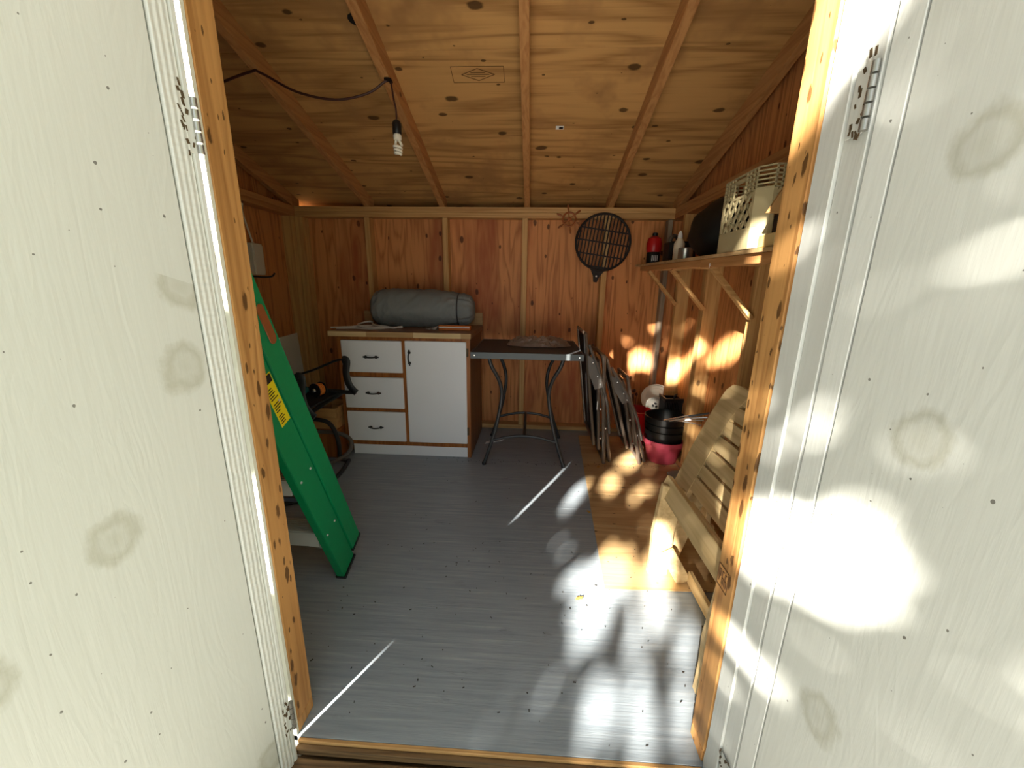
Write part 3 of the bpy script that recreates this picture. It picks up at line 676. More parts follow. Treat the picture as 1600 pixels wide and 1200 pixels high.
mb.bm.faces.new(rings[-1])
tag(mb.build('plastic_bag', 'brown_bag'), 'crumpled translucent brown plastic bag on the dark bar table', 'bag')

# ------------------------------------------------------------------ folded lawn chairs leaning on the table
def folded_chair(x0, xt, zt, y0, y1, label):
    """seen on edge: loops lie in planes through the Y axis, leaning to -X"""
    t = thing('folded_chair', ((x0+xt)/2, (y0+y1)/2, 0), label, 'folding chair', 'folded lawn chairs')
    def P(f, off, y, lift=0.0):   # f along the height, off out of the plane (+X)
        return V(x0+(xt-x0)*f+off, y, max(0.011, zt*f+lift))
    def loop(f0, f1, off0, off1, a, b, nm, mat, r=0.0105):
        c = 0.05
        pts = [P(f0, off0, a+c), P(f0+.03, off0, a), P((f0+f1)/2, (off0+off1)/2, a), P(f1-.04, off1, a), P(f1, off1, a+c), P(f1, off1, b-c), P(f1-.04, off1, b), P((f0+f1)/2, (off0+off1)/2, b), P(f0+.03, off0, b), P(f0, off0, b-c)]
        return MB().tube(catmull(pts, 5, True), r, 8, True).build(nm, mat, t, smooth=True)
    loop(0.0, 0.84, -0.01, 0.075, y0, y1, 'front_leg_loop', 'bronze_tube', 0.0125)
    loop(0.02, 0.80, 0.035, 0.045, y0+0.03, y1-0.03, 'rear_leg_loop', 'bronze_tube', 0.0125)
    loop(0.16, 1.0, -0.06, -0.02, y0+0.02, y1-0.02, 'backrest_frame', 'bronze_tube')
    loop(0.12, 0.66, -0.03, 0.02, y0+0.01, y1-0.045, 'seat_frame', 'bronze_tube')
    q = [P(0.2, -0.058, y0+0.05), P(0.2, -0.058, y1-0.04), P(0.98, -0.02, y1-0.04), P(0.98, -0.02, y0+0.05)]
    MB().prism(q, (0.004, 0, 0)).build('backrest_fabric', 'fabric_black', t)
    q = [P(0.15, -0.03, y0+0.09), P(0.15, -0.03, y1-0.06), P(0.62, 0.018, y1-0.06), P(0.62, 0.018, y0+0.09)]
    MB().prism(q, (0.004, 0, 0)).build('seat_fabric', 'fabric_black', t)
    for y in (y0-0.016, y1+0.016):
        pts = [P(0.93, -0.01, y), P(0.74, 0.03, y), P(0.5, 0.06, y), P(0.26, 0.05, y)]
        MB().tube(catmull(pts, 5), 0.014, 8, flat=(1.0, 0.7)).build('armrest', 'bracket', t, smooth=True)
        br = MB().prism([P(.86, -.03, y), P(.80, .035, y), P(.62, .045, y), P(.60, -.01, y), P(.72, -.035, y)], (0, 0.006 if y > y0 else -0.006, 0)).build('bracket', 'bracket', t)
        for f, o in ((.80, 0.0), (.70, .02), (.64, .03)):
            MB().lathe(P(f, o, y-(0.006 if y < y0 else -0.006)), [(0.007, 0), (0.004, .004), (0, .005)], 8, (0, -1 if y < y0 else 1, 0)).build('rivet', 'rivet', br)
        for f, o in ((.45, .012), (.30, .03), (.22, -.015)):
            MB().lathe(P(f, o, y), [(0.008, 0), (0.005, .006), (0, .007)], 8, (0, -1 if y < y0 else 1, 0)).build('rivet', 'rivet', t)
    return t
c1 = folded_chair(0.535, 0.365, 0.90, 2.515, 3.00, 'folded black lawn chair leaning against the edge of the bar table')
MB().box(0.445, 0.449, 2.498, 2.499, 0.40, 0.46).build('hang_tag', 'paper', c1)
folded_chair(0.785, 0.515, 0.74, 2.525, 2.80, 'folded black lawn chair leaning outside the other chair, next to the pink pot')

# ------------------------------------------------------------------ grill grate and ship's wheel on the back wall
gg = thing('grill_grate', (0.515, 3.135, 1.235), 'round black grill grate hanging on the back wall', 'grill grate')
gc = V(0.515, 3.13, 1.528); R = 0.203; tilt = math.radians(8)
gx, gz = V(math.cos(tilt), 0, -math.sin(tilt)), V(math.sin(tilt), 0, math.cos(tilt))
MB().tube([gc+gx*R*math.cos(2*math.pi*k/48)+gz*R*math.sin(2*math.pi*k/48) for k in range(48)], 0.009, 8, True).build('ring', 'iron', gg, smooth=True)
mb = MB()
for i in range(-7, 8):
    a = i*R/7.8; h = math.sqrt(R*R-a*a)
    mb.beam(gc+gx*a-gz*h, gc+gx*a+gz*h, 0.010, 0.008, (0, 1, 0))
mb.build('bars', 'iron', gg)
mb = MB()
for a in (-0.095, 0.0, 0.088):
    h = math.sqrt(R*R-a*a); mb.beam(gc+gz*a-gx*h+V(0, .006, 0), gc+gz*a+gx*h+V(0, .006, 0), 0.010, 0.008, (0, 1, 0))
mb.build('cross_bars', 'iron', gg)
hb = gc-gz*(R+0.002)
hd = MB().prism([hb+gx*(-.075)+gz*.03, hb+gx*.075+gz*.03, hb+gx*.022-gz*.045, hb+gx*.014-gz*.09, hb-gx*.014-gz*.09, hb-gx*.022-gz*.045], (0, 0.010, 0)).build('handle_tab', 'iron', gg, bevel=0.002)
MB().lathe(hb-gz*.045, [(0.007, 0), (0.007, 0.005)], 6, (0, -1, 0)).build('nut', 'rivet', hd)
sw = thing('ship_wheel', (0.253, 3.145, 1.63), "small wooden ship's wheel hung on the top plate of the back wall", 'ornament')
wc_ = V(0.253, 3.140, 1.692)
MB().tube([wc_+V(math.cos(a), 0, math.sin(a))*0.048 for a in [2*math.pi*k/32 for k in range(32)]], 0.0065, 8, True).build('rim', 'wheel', sw, smooth=True)
MB().lathe(wc_+V(0, .008, 0), [(0.016, 0), (0.015, .014), (0.008, .019), (0, .02)], 14, (0, -1, 0)).build('hub', 'wheel', sw, smooth=True)
for k in range(6):
    a = math.radians(-22+60*k); dd = V(math.cos(a), 0, math.sin(a))
    MB().tube([wc_+dd*.01, wc_+dd*.045, wc_+dd*.055, wc_+dd*.075, wc_+dd*.098, wc_+dd*.104], [.004, .004, .004, .0075, .006, .002], 8).build('spoke', 'wheel', sw, smooth=True)

# ------------------------------------------------------------------ hanging lamp
pl = thing('pendant_lamp', (-0.688, 2.043, 1.72), 'bare spiral bulb in a black socket hanging by a cord from a rafter', 'lamp')
hx, hy = -0.688, 2.043; hz = zroof(hy)+0.03
pts = [(-1.9, 2.02, 2.02), (-1.60, 2.0, 2.055), (-1.33, 1.99, zroof(1.99)-.006), (-1.27, 1.99, zroof(1.99)-.010), (-1.12, 2.0, 2.05), (-0.95, 2.02, 2.025), (-0.80, 2.035, 2.055), (-0.715, 2.043, zroof(2.043)-.008), (-0.69, 2.043, zroof(2.043)-.006)]
MB().tube(catmull(pts, 8), 0.0055, 8).build('feed_cable', 'cable', pl, smooth=True)
MB().tube([(-0.715, 2.043, zroof(2.043)+.004), (-0.690, 2.038, zroof(2.043)-.004), (-0.684, 2.036, zroof(2.043)-.016)], 0.009, 8).build('hook', 'iron', pl, smooth=True)
MB().tube(catmull([(-0.688, 2.040, zroof(2.043)-.006), (-0.676, 2.035, 2.03), (-0.668, 2.035, 1.99), (-0.668, 2.035, 1.945)], 6), 0.0042, 8).build('cord', 'cable', pl, smooth=True)
sk = V(-0.668, 2.035, 1.885)
MB().lathe(sk, [(0.019, 0), (0.021, .004), (0.021, .045), (0.016, .056), (0.006, .062)], 18).build('socket', 'black_plastic', pl, smooth=True)
bl = MB().lathe(sk+V(0, 0, -.026), [(0.012, 0), (0.019, .004), (0.020, .018), (0.016, .026)], 18).build('bulb_base', 'bulb', pl, smooth=True)
sp = []
for k in range(73):
    a = 2*math.pi*k/72*3.0; f = k/72
    sp.append(sk+V(math.cos(a)*(.018-.004*f), math.sin(a)*(.018-.004*f), -.044-.042*f))
MB().tube([sk+V(.008, 0, -.024)]+sp, 0.0062, 8).build('bulb_spiral', 'bulb', pl, smooth=True)
MB().tube([sk+V(-.008, 0, -.024), sk+V(-.012, .002, -.05)], 0.006, 8).build('bulb_tube', 'bulb', pl, smooth=True)

# ------------------------------------------------------------------ left wall bits
eb = thing('electrical_box', (-1.93, 2.71, 1.2), 'pale metal electrical box with a cable on the left wall', 'electrical box')
MB().box(-1.968, -1.905, 2.655, 2.755, 1.245, 1.455).build('box', 'offwhite', eb, bevel=0.004)
MB().box(-1.9045, -1.900, 2.66, 2.75, 1.26, 1.44).build('cover', 'offwhite', eb, bevel=0.001)
MB().tube(catmull([(-1.93, 2.70, 1.455), (-1.925, 2.66, 1.55), (-1.93, 2.64, 1.64), (-1.93, 2.65, 1.698)], 5), 0.006, 8).build('cable', 'offwhite', eb, smooth=True)
MB().tube(catmull([(-1.968, 2.70, 1.235), (-1.90, 2.72, 1.232), (-1.86, 2.75, 1.238), (-1.85, 2.77, 1.26)], 5), 0.006, 8).build('coat_hook', 'black_metal', eb, smooth=True)
tag(MB().hexa([(-1.83, 2.72, .001), (-1.82, 2.72, .001), (-1.82, 2.98, .001), (-1.83, 2.98, .001), (-1.878, 2.76, .80), (-1.868, 2.76, .80), (-1.868, 2.98, .81), (-1.878, 2.98, .81)]).build('white_board', 'offwhite', bevel=0.001),
    'flat off-white board leaning against the left wall behind the ladder', 'board')

# ------------------------------------------------------------------ green stepladder, folded, leaning on the front wall
ld = thing('stepladder', (-0.97, 1.40, 0), 'green fibreglass stepladder folded and leaning inside the door post', 'ladder')
LX = -0.75; k1 = -0.405
LDIR = V(0, k1, 1).normalized(); LP = V(0, 1, -k1).normalized()    # along the rails / across them
def lad(s, w, x): return V(x, 1.318, 0.016)+LDIR*s+LP*w
def channel(x, sgn, w0, w1, s0, s1, nm):
    """C section, web at x facing sgn, flanges turned inward"""
    mb = MB(); f = 0.028; tt = 0.004
    a = lambda s, w, o: lad(s, w, x-sgn*o)
    mb.prism([a(s0, w0, 0), a(s0, w1, 0), a(s1, w1, 0), a(s1, w0, 0)], (-sgn*tt, 0, 0))
    for wa, wb in ((w0, w0+tt), (w1-tt, w1)):
        mb.prism([a(s0, wa, tt), a(s0, wb, tt), a(s1, wb, tt), a(s1, wa, tt)], (-sgn*f, 0, 0))
    return mb.build(nm, 'green', ld, bevel=0.0008)
LEN = 1.40
for x, sg in ((LX, 1), (LX-0.46, -1)):
    r1 = channel(x, sg, 0.0, 0.098, 0.0, LEN, 'front_rail'); r2 = channel(x+sg*0.004, sg, 0.104, 0.178, 0.035, LEN-.06, 'rear_rail')
    for w0, w1, s0, r in ((-.003, .101, 0.0, r1), (.102, .181, .035, r2)):
        a = lambda s, w, o: lad(s, w, x-sg*o)
        MB().prism([a(s0-.012, w0, -.006), a(s0-.012, w1, -.006), a(s0+.0, w1, -.006), a(s0+.0, w0, -.006)], (-sg*.042, 0, 0)).build('foot', 'black_plastic', r)
    for s in (.25, .55, .85, 1.15):
        for w in (.018, .080): MB().lathe(lad(s+.02, w, x+sg*.0), [(.005, 0), (.003, .003), (0, .0035)], 8, (sg, 0, 0)).build('rivet', 'aluminium', r1)
for s in (.25, .55, .85, 1.15):
    p, q = lad(s, .05, LX-.034), lad(s, .05, LX-.426)
    stp = MB().box(q.x, p.x, p.y-.045, p.y+.045, p.z+.01, p.z+.016).box(q.x, p.x, p.y-.045, p.y-.040, p.z-.04, p.z+.0099).box(q.x, p.x, p.y+.040, p.y+.045, p.z-.04, p.z+.0099)
    for j in range(8): stp.box(q.x, p.x, p.y-.040+.0105*j, p.y-.036+.0105*j, p.z+.0161, p.z+.019)
    stp.build('step', 'aluminium', ld)
for s0, s1 in ((.10, .20), (.42, .42), (.75, .75)):
    MB().beam(lad(s0, .06, LX-.036), lad(s1, .06, LX-.424), .022, .004, LP).build('brace', 'aluminium' if s0 < .3 else 'blue_steel', ld)
tpc = [lad(LEN-.012, -.008, LX+.008), lad(LEN-.012, .19, LX+.008), lad(LEN+.035, .19, LX+.008), lad(LEN+.035, -.008, LX+.008)]
MB().prism(tpc, (-.476, 0, 0)).build('top_cap', 'green', ld, bevel=0.004)
def on_web(s, w, lift=.0008): return lad(s, w, LX+lift)
def web_rect(s0, s1, w0, w1, lift, nm, mat, par):
    return MB().prism([on_web(s0, w0, lift), on_web(s0, w1, lift), on_web(s1, w1, lift), on_web(s1, w0, lift)], (.0006, 0, 0)).build(nm, mat, par)
lb = web_rect(.79, .965, .046, .092, .0004, 'warning_label', 'yellow', ld)
web_rect(.937, .962, .049, .089, .0012, 'label_header', 'ink', lb)
mb = MB()
rng = random.Random(4)
for i in range(15):
    s = .80+.0085*i; w0 = .051; 
    if i in (4, 9): continue
    w1 = rng.uniform(.068, .088)
    mb.prism([on_web(s, w0, .0012), on_web(s, w1, .0012), on_web(s+.0035, w1, .0012), on_web(s+.0035, w0, .0012)], (.0004, 0, 0))
mb.build('label_print', 'ink', lb)
sl_ = []
for k in range(20):
    a = 2*math.pi*k/20; sl_.append(lad(1.085+(.045 if math.sin(a) > 0 else -.045)+.016*math.sin(a), .150+.015*math.cos(a), LX+.0045))
MB().prism(sl_, (.004, 0, 0)).build('grip_insert', 'copper', ld, bevel=0.0015)

# ------------------------------------------------------------------ black patio chair piled with odds and ends
pc = thing('patio_chair', (-1.45, 2.35, 0), 'black metal patio chair on a looped base left of the cabinet', 'chair')
def arm(yy):
    MB().tube(catmull([(-1.78, yy+.02, .60), (-1.62, yy+.01, .60), (-1.40, yy, .655), (-1.22, yy, .728), (-1.155, yy, .740)], 6), .012, 8, flat=(1, .6)).build('arm_bar', 'black_metal', pc, smooth=True)
    a = MB().tube(catmull([(-1.165, yy-.012, .740), (-1.140, yy-.014, .733), (-1.150, yy-.014, .66), (-1.140, yy-.014, .59), (-1.112, yy-.014, .545), (-1.095, yy-.014, .53)], 6), .024, 8, flat=(.5, 1.0)).build('armrest', 'black_metal', pc, smooth=True)
    MB().tube([(-1.105, yy-.012, .532), (-1.16, yy, .528), (-1.30, yy, .535), (-1.50, yy, .55), (-1.74, yy, .565)], .014, 8).build('side_rail', 'black_metal', pc, smooth=True)
    MB().tube([(-1.20, yy+.012, .522), (-1.32, yy+.012, .45), (-1.43, yy+.012, .375)], .015, 8).build('strut', 'dark_metal', pc, smooth=True)
    MB().tube(catmull([(-1.52, yy+.03, .33), (-1.42, yy+.03, .328), (-1.33, yy+.03, .312), (-1.285, yy+.03, .25), (-1.265, yy+.03, .15), (-1.27, yy+.03, .05)], 6), .014, 8).build('spring_loop', 'black_metal', pc, smooth=True)
arm(2.30); arm(2.30+.0-.50+.02)
MB().tube(catmull([(-1.62, 2.36, .018), (-1.45, 2.30, .018), (-1.33, 2.29, .035), (-1.235, 2.32, .075), (-1.20, 2.36, .12), (-1.225, 2.40, .17), (-1.32, 2.42, .20), (-1.45, 2.42, .205), (-1.6, 2.42, .20)], 6), .0135, 8).build('base_loop', 'bracket', pc, smooth=True)
MB().tube(catmull([(-1.62, 1.82, .018), (-1.45, 1.82, .018), (-1.30, 1.84, .018), (-1.21, 1.95, .018), (-1.20, 2.10, .018), (-1.21, 2.26, .018), (-1.235, 2.385, .018)], 6), .0135, 8).build('base_rail', 'black_metal', pc, smooth=True)
MB().box(-1.74, -1.24, 1.83, 2.32, .505, .515).build('seat', 'fabric_black', pc)
MB().tube([(-1.43, 2.30, .38), (-1.43, 1.84, .38)], .014, 8).build('cross_bar', 'black_metal', pc, smooth=True)
MB().tube([(-1.27, 2.33, .05), (-1.245, 2.385, .012)], .013, 8).build('base_foot', 'black_metal', pc, smooth=True)
MB().tube(catmull([(-1.74, 2.31, .55), (-1.79, 2.31, .72), (-1.83, 2.31, .86), (-1.835, 2.07, .90), (-1.83, 1.83, .86), (-1.79, 1.83, .72), (-1.74, 1.83, .55)], 6), .013, 8).build('back_frame', 'black_metal', pc, smooth=True)
dr_ = thing('cordless_drill', (-1.45, 2.2, .516), 'teal and orange power tool lying on the black patio chair', 'tool')
MB().lathe((-1.52, 2.24, .548), [(0, 0), (.024, .004), (.03, .03), (.03, .11), (.02, .125), (.014, .13), (.014, .16), (0, .165)], 14, (1, .1, 0)).build('body', 'teal', dr_, smooth=True)
MB().beam((-1.47, 2.235, .535), (-1.44, 2.16, .532), .034, .030).build('grip', 'black_plastic', dr_, bevel=0.006)
MB().beam((-1.44, 2.16, .536), (-1.40, 2.10, .536), .065, .038).build('battery', 'black_plastic', dr_, bevel=0.006)
rl = thing('cord_reel', (-1.32, 2.22, .516), 'orange cord reel lying on the black patio chair beside the power tool', 'reel')
MB().lathe((-1.315, 2.20, .560), [(.044, 0), (.044, .006), (.020, .007), (.020, .05), (.044, .051), (.044, .057)], 20, (0.3, 1, 0)).build('spool', 'black_plastic', rl, smooth=True)
for k in range(4):
    cc = V(-1.315, 2.20, .560)+V(.3, 1, 0).normalized()*(.012+.011*k); ax = V(.3, 1, 0).normalized(); u_ = ax.orthogonal().normalized(); w_ = ax.cross(u_)
    MB().tube([cc+(u_*math.cos(2*math.pi*j/20)+w_*math.sin(2*math.pi*j/20))*.033 for j in range(20)], .006, 6, True).build('cord_turn', 'orange', rl, smooth=True)
MB().lathe((-1.3165, 2.197, .560), [(.014, 0), (.011, .006), (0, .007)], 12, (-.3, -1, 0)).build('dial', 'rivet', rl, smooth=True)
# wooden box on a plank, behind the chair
wbx = thing('wooden_box', (-1.43, 2.6, .205), 'small open wooden box on a plank behind the black patio chair', 'box')
B0, B1, D0, D1, T0, T1 = -1.51, -1.345, 2.47, 2.72, .205, .355
MB().box(B0, B1, D0, D0+.014, T0, T1).build('front_board', 'box_wood', wbx, bevel=0.001)
MB().box(B0, B1, D1-.014, D1, T0, T1).build('back_board', 'box_wood', wbx, bevel=0.001)
MB().box(B0, B0+.014, D0+.0145, D1-.0145, T0, T1).build('side_board', 'box_wood', wbx, bevel=0.001)
MB().box(B1-.014, B1, D0+.0145, D1-.0145, T0, T1).build('side_board', 'box_wood', wbx, bevel=0.001)
MB().box(B0+.0145, B1-.0145, D0+.0145, D1-.0145, T0, T0+.01).build('bottom_board', 'box_wood', wbx)
tote = thing('brown_crate', (-1.5, 2.62, 0), 'dark reddish-brown low crate on the floor under the wooden box', 'crate')
MB().box(-1.62, -1.335, 2.45, 2.86, .0, .185).build('body', 'cab_wood', tote, bevel=0.004)
MB().box(-1.63, -1.328, 2.44, 2.87, .186, .204).build('lid', 'cab_wood', tote, bevel=0.003)

# ------------------------------------------------------------------ shelf on the right wall and what stands on it
def zs(y): return 1.370-0.021*(3.15-y)
sh = thing('wall_shelf', (0.93, 2.3, 1.06), 'long plywood wall shelf on diagonal wooden brackets along the right wall', 'shelf')
SY0, SY1 = 1.36, 3.148
def slab_y(x0, x1, y0, y1, dz0, dz1): return [(x0, y0, zs(y0)+dz0), (x1, y0, zs(y0)+dz0), (x1, y1, zs(y1)+dz0), (x0, y1, zs(y1)+dz0), (x0, y0, zs(y0)+dz1), (x1, y0, zs(y0)+dz1), (x1, y1, zs(y1)+dz1), (x0, y1, zs(y1)+dz1)]
MB().hexa(slab_y(.778, 1.034, SY0, SY1, -.014, 0)).build('shelf_board', 'ply_floor', sh, bevel=0.001)
MB().hexa(slab_y(.792, .822, 1.97, 3.06, -.047, -.0142)).build('front_rail', 'lumber_y', sh, bevel=0.002)
MB().hexa(slab_y(.790, .822, SY0, 1.968, -.052, -.0142)).build('front_rail', 'lumber_y', sh, bevel=0.002)
for y in (2.90, 2.425, 1.895):
    MB().beam((.812, y, zs(y)-.050), (1.03, y+.012, zs(y)-.050-.232), .032, .020, (0, 0, 1)).build('brace', 'lumber_x', sh, bevel=0.0015)
    MB().box(.823, 1.034, y-.016, y+.016, zs(y)-.045, zs(y)-.018).build('arm', 'lumber_x', sh, bevel=0.0015)
fc = bpy.data.curves.new('p_letter', 'FONT'); fc.body = 'P'; fc.size = .032; fc.extrude = .0006
fo = bpy.data.objects.new('tmp_letter', fc); COL.objects.link(fo)
bpy.context.view_layer.update()
me = bpy.data.meshes.new_from_object(fo.evaluated_get(bpy.context.evaluated_depsgraph_get())); bpy.data.objects.remove(fo)
lt = bpy.data.objects.new('letter_sticker', me); COL.objects.link(lt); me.materials.clear(); me.materials.append(MT['paper'])
for v in me.vertices:
    x, y, z = v.co; v.co = (.7885-z, 1.868-x, zs(1.86)-.058+y)
for v in me.vertices: v.co -= V(sh['_w'])
lt.parent = sh

# milk crate
def milk_crate():
    t = thing('milk_crate', (.955, 1.70, zs(1.7)), 'beige plastic milk crate with lattice sides at the near end of the shelf', 'crate')
    x0, x1, y0, y1, z0, h, ch = .800, 1.115, 1.545, 1.875, zs(1.875)+.001, .285, .042
    def ring(off=0.0):
        return [(x0+off, y1-ch), (x0+off, y0+ch), (x0+ch, y0+off), (x1-ch, y0+off), (x1-off, y0+ch), (x1-off, y1-ch), (x1-ch, y1-off), (x0+ch, y1-off)]
    R0 = ring()
    def wall(i, a, b, za, zb, th=.006, mb=None):
        p, q = V(*R0[i], 0), V(*R0[(i+1) % 8], 0); d = q-p; c = V((x0+x1)/2, (y0+y1)/2, 0); nin = V(-d.y, d.x, 0).normalized()
        if nin.dot(c-p) < 0: nin = -nin
        A, B = p+d*a, p+d*b
        mb.hexa([V(A.x, A.y, z0+za), V(B.x, B.y, z0+za), V(*(B+nin*th).xy, z0+za), V(*(A+nin*th).xy, z0+za), V(A.x, A.y, z0+zb), V(B.x, B.y, z0+zb), V(*(B+nin*th).xy, z0+zb), V(*(A+nin*th).xy, z0+zb)])
    mb = MB()
    for i in range(8): wall(i, 0.001, .999, 0.0, .078, .007, mb)
    mb.prism([(x, y, z0+.002) for x, y in ring(.006)], (0, 0, .006)); mb.build('base', 'beige', t)
    mb = MB()
    for i in (1, 3, 5, 7):
        mb = MB(); wall(i, 0.001, .999, .0785, .205, .006, mb)
        wall((i-1) % 8, .94, .999, .0785, .205, .006, mb); wall((i+1) % 8, 0.001, .06, .0785, .205, .006, mb); mb.build('corner_post', 'beige', t)
    mb = MB()
    for k in range(6):
        for i in range(8):
            z_ = .2055+.0145*k
            if k < 4 and i in (0, 4): wall(i, 0.001, .33, z_, z_+.0045, .011, mb); wall(i, .67, .999, z_, z_+.0045, .011, mb)
            else: wall(i, 0.001, .999, z_, z_+.0045, .011, mb)
    for i in range(8):
        for f in ((.02, .98) if i % 2 else (.02, .12, .22, .32, .68, .78, .88, .98)): wall(i, f-.012, f+.012, .206, .282, .006, mb)
    for i in (0, 4): wall(i, .32, .68, .196, .2045, .012, mb); wall(i, .32, .68, .2565, .263, .012, mb)
    mb.build('rim_bars', 'beige', t)
    for i in (0, 2, 4, 6):
        mb = MB()
        p, q = V(*R0[i], 0), V(*R0[(i+1) % 8], 0); d = q-p; L = d.length; e = d.normalized()
        c = V((x0+x1)/2, (y0+y1)/2, 0); nin = V(-d.y, d.x, 0).normalized()
        if nin.dot(c-p) < 0: nin = -nin
        lo, hi = .079, .205; a0, a1 = .06*L, .94*L; H = hi-lo; st = .046
        for sg in (1, -1):
            o = a0-H
            while o < a1+H:
                pts = []
                s0, s1 = (o, o+H*.75) if sg > 0 else (o+H*.75, o)
                # clip the bar to the panel
                f0, f1 = 0.0, 1.0
                for lim, side in ((a0, 1), (a1, -1)):
                    ds = s1-s0; t_ = (lim-s0)/ds
                    if (ds > 0) == (side > 0): f0 = max(f0, t_)
                    else: f1 = min(f1, t_)
                if f1-f0 > .05:
                    A = p+e*(s0+(s1-s0)*f0)+V(0, 0, z0+lo+H*f0)+nin*.004; B = p+e*(s0+(s1-s0)*f1)+V(0, 0, z0+lo+H*f1)+nin*.004
                    mb.beam(A, B, .0095 if sg > 0 else .004, .007, nin)
                o += st
        mb.build('lattice', 'beige', t)
milk_crate()
# hole for a hand: dark grip frame on the long side is part of the rim
tag(MB().box(.79, .96, 1.40, 1.50, zs(1.50)+.0005, zs(1.50)+.045).build('tan_block', 'lid_tan', bevel=0.004), 'small tan block at the end of the shelf below the milk crate lattice', 'block')
wbk = thing('plywood_offcut', (.86, 1.44, zs(1.50)+.046), 'triangular plywood offcut leaning against the near side of the milk crate', 'board')
MB().prism([(.773, 1.435, 1.444), (.98, 1.435, 1.440), (.98, 1.435, 1.66), (.885, 1.435, 1.66)], (0, .014, 0)).build('board', 'box_wood', wbk, bevel=0.0015)
MB().box(.81, .95, 1.425, 1.46, zs(1.50)+.0455, 1.4395).build('stand', 'black_plastic', wbk, bevel=0.002)
# black bag next to the crate
mb = MB(); rings = []
cz = zs(2.15)
for i in range(15):
    th = math.pi*i/14; ring = []
    for k in range(1 if i in (0, 14) else 28):
        a = 2*math.pi*k/28
        n_ = V(math.sin(th)*math.cos(a), math.sin(th)*math.sin(a), math.cos(th))
        s = 1+.10*mnoise.noise(n_*2.2)+.05*mnoise.noise(n_*6)
        p = V(.935+n_.x*.135*s, 2.135+n_.y*.215*s, cz+.135+n_.z*.142*s)
        if p.z < cz+.004: p.z = cz+.004
        if p.x > 1.03: p.x = 1.03
        ring.append(mb.bm.verts.new(p))
    rings.append(ring)
for A, B in zip(rings[:-1], rings[1:]):
    n = max(len(A), len(B))
    for k in range(n):
        k2 = (k+1) % n
        if len(A) == 1: mb.bm.faces.new((A[0], B[k2], B[k]))
        elif len(B) == 1: mb.bm.faces.new((A[k], A[k2], B[0]))
        else: mb.bm.faces.new((A[k], A[k2], B[k2], B[k]))
tag(mb.build('black_bag', 'black_bag', smooth=True), 'stuffed black bag on the shelf beside the milk crate', 'bag')
def lathe_thing(name, c, parts, label, cat, group=None, n=24):
    t = thing(name, c, label, cat, group)
    for nm, mat, prof in parts: MB().lathe(c, prof, n).build(nm, mat, t, smooth=True)
    return t
y = 2.44; lathe_thing('tin_can', (.885, y, zs(y)+.001), [('can', 'tin', [(.040, 0), (.041, .004), (.040, .008), (.040, .066), (.042, .070), (.036, .072), (.036, .066)])], 'small silver tin can on the shelf beside the black bag', 'can')
y = 2.60; lathe_thing('squeeze_bottle', (.90, y, zs(y)+.001), [('bottle', 'cream', [(.030, 0), (.032, .01), (.032, .11), (.015, .14)]), ('cap', 'paper', [(.015, .1405), (.013, .165), (.004, .185)])], 'slim pale bottle on the shelf behind the silver tin can', 'bottle')
y = 2.98; rj = lathe_thing('red_jug', (.855, y, zs(y)+.001), [('base', 'black_plastic', [(.044, 0), (.046, .006), (.046, .075), (.043, .080)]), ('body', 'red', [(.046, .0805), (.052, .10), (.054, .14), (.044, .175), (.020, .19)]), ('cap', 'black_plastic', [(.018, .1905), (.018, .21), (.012, .214)])], 'red bottle with a dark printed base at the far end of the shelf', 'bottle')
mb = MB()
for i in range(4): mb.box(.832+.012*i, .838+.012*i, y-.0475, y-.0468, zs(y)+.018+.004*(i % 2), zs(y)+.058)
mb.build('printed_marks', 'paper', rj)
y = 2.86; tl = thing('power_tool', (.93, y, zs(y)), 'dark power tool with a grey handle beside the red bottle on the shelf', 'tool')
MB().box(.90, 1.02, y-.06, y+.05, zs(y)+.004, zs(y)+.11).build('motor_housing', 'black_plastic', tl, bevel=0.02)
MB().tube(catmull([(.92, y-.05, zs(y)+.112), (.91, y-.055, zs(y)+.15), (.935, y-.03, zs(y)+.178), (.97, y, zs(y)+.17), (.985, y+.02, zs(y)+.112)], 5), .012, 8).build('handle', 'bracket', tl, smooth=True)
y = 2.70; MBx = MB().hexa(slab_y(.86, 1.03, 2.655, 2.775, .002, .13)); tag(MBx.build('black_case', 'black_plastic', bevel=0.008), 'black plastic case standing on the shelf between the dark power tool and the pale bottle', 'case')

# ------------------------------------------------------------------ pots, bucket, lids in the corner
PX, PY = .952, 2.618; Z0 = .0045
tp = lathe_thing('pink_flower_pot', (PX, PY, Z0), [('pot', 'pink', [(.095, 0), (.100, .004), (.128, .135), (.143, .138), (.145, .168), (.139, .170), (.133, .140), (.092, .010), (0, .010)])], 'pink plastic flower pot on the floor with black pots nested in it', 'flower pot')
for i, (rz, zz, rr_) in enumerate(((.108, .075, .136), (.106, .125, .138), (.104, .175, .140))):
    labs = ('black plastic plant pot nested lowest in the pink flower pot', 'black plastic plant pot in the middle of the nested stack in the pink pot', 'topmost black plastic plant pot of the stack in the pink pot')
    lathe_thing('plant_pot', (PX-.004*i, PY-.004*i, Z0+zz), [('pot', 'black_plastic', [(rz-.012, 0), (rz-.008, .003), (rr_-.012, .120), (rr_-.002, .122), (rr_, .160), (rr_-.006, .163), (rr_-.012, .126), (rz-.018, .008), (0, .008)])], labs[i], 'plant pot', 'black plant pots stacked in the pink pot', 32)
lathe_thing('red_bucket', (.825, 2.935, Z0), [('bucket', 'red', [(.085, 0), (.088, .003), (.110, .255), (.118, .257), (.119, .275), (.112, .276), (.106, .25), (.082, .012), (0, .012)])], 'red plastic bucket in the back corner behind the folded chairs', 'bucket', None, 32)
tw = thing('twig_ornament', (.82, 2.935, .018), 'thin dark twigs standing up out of the red bucket', 'twigs')
rng = random.Random(9)
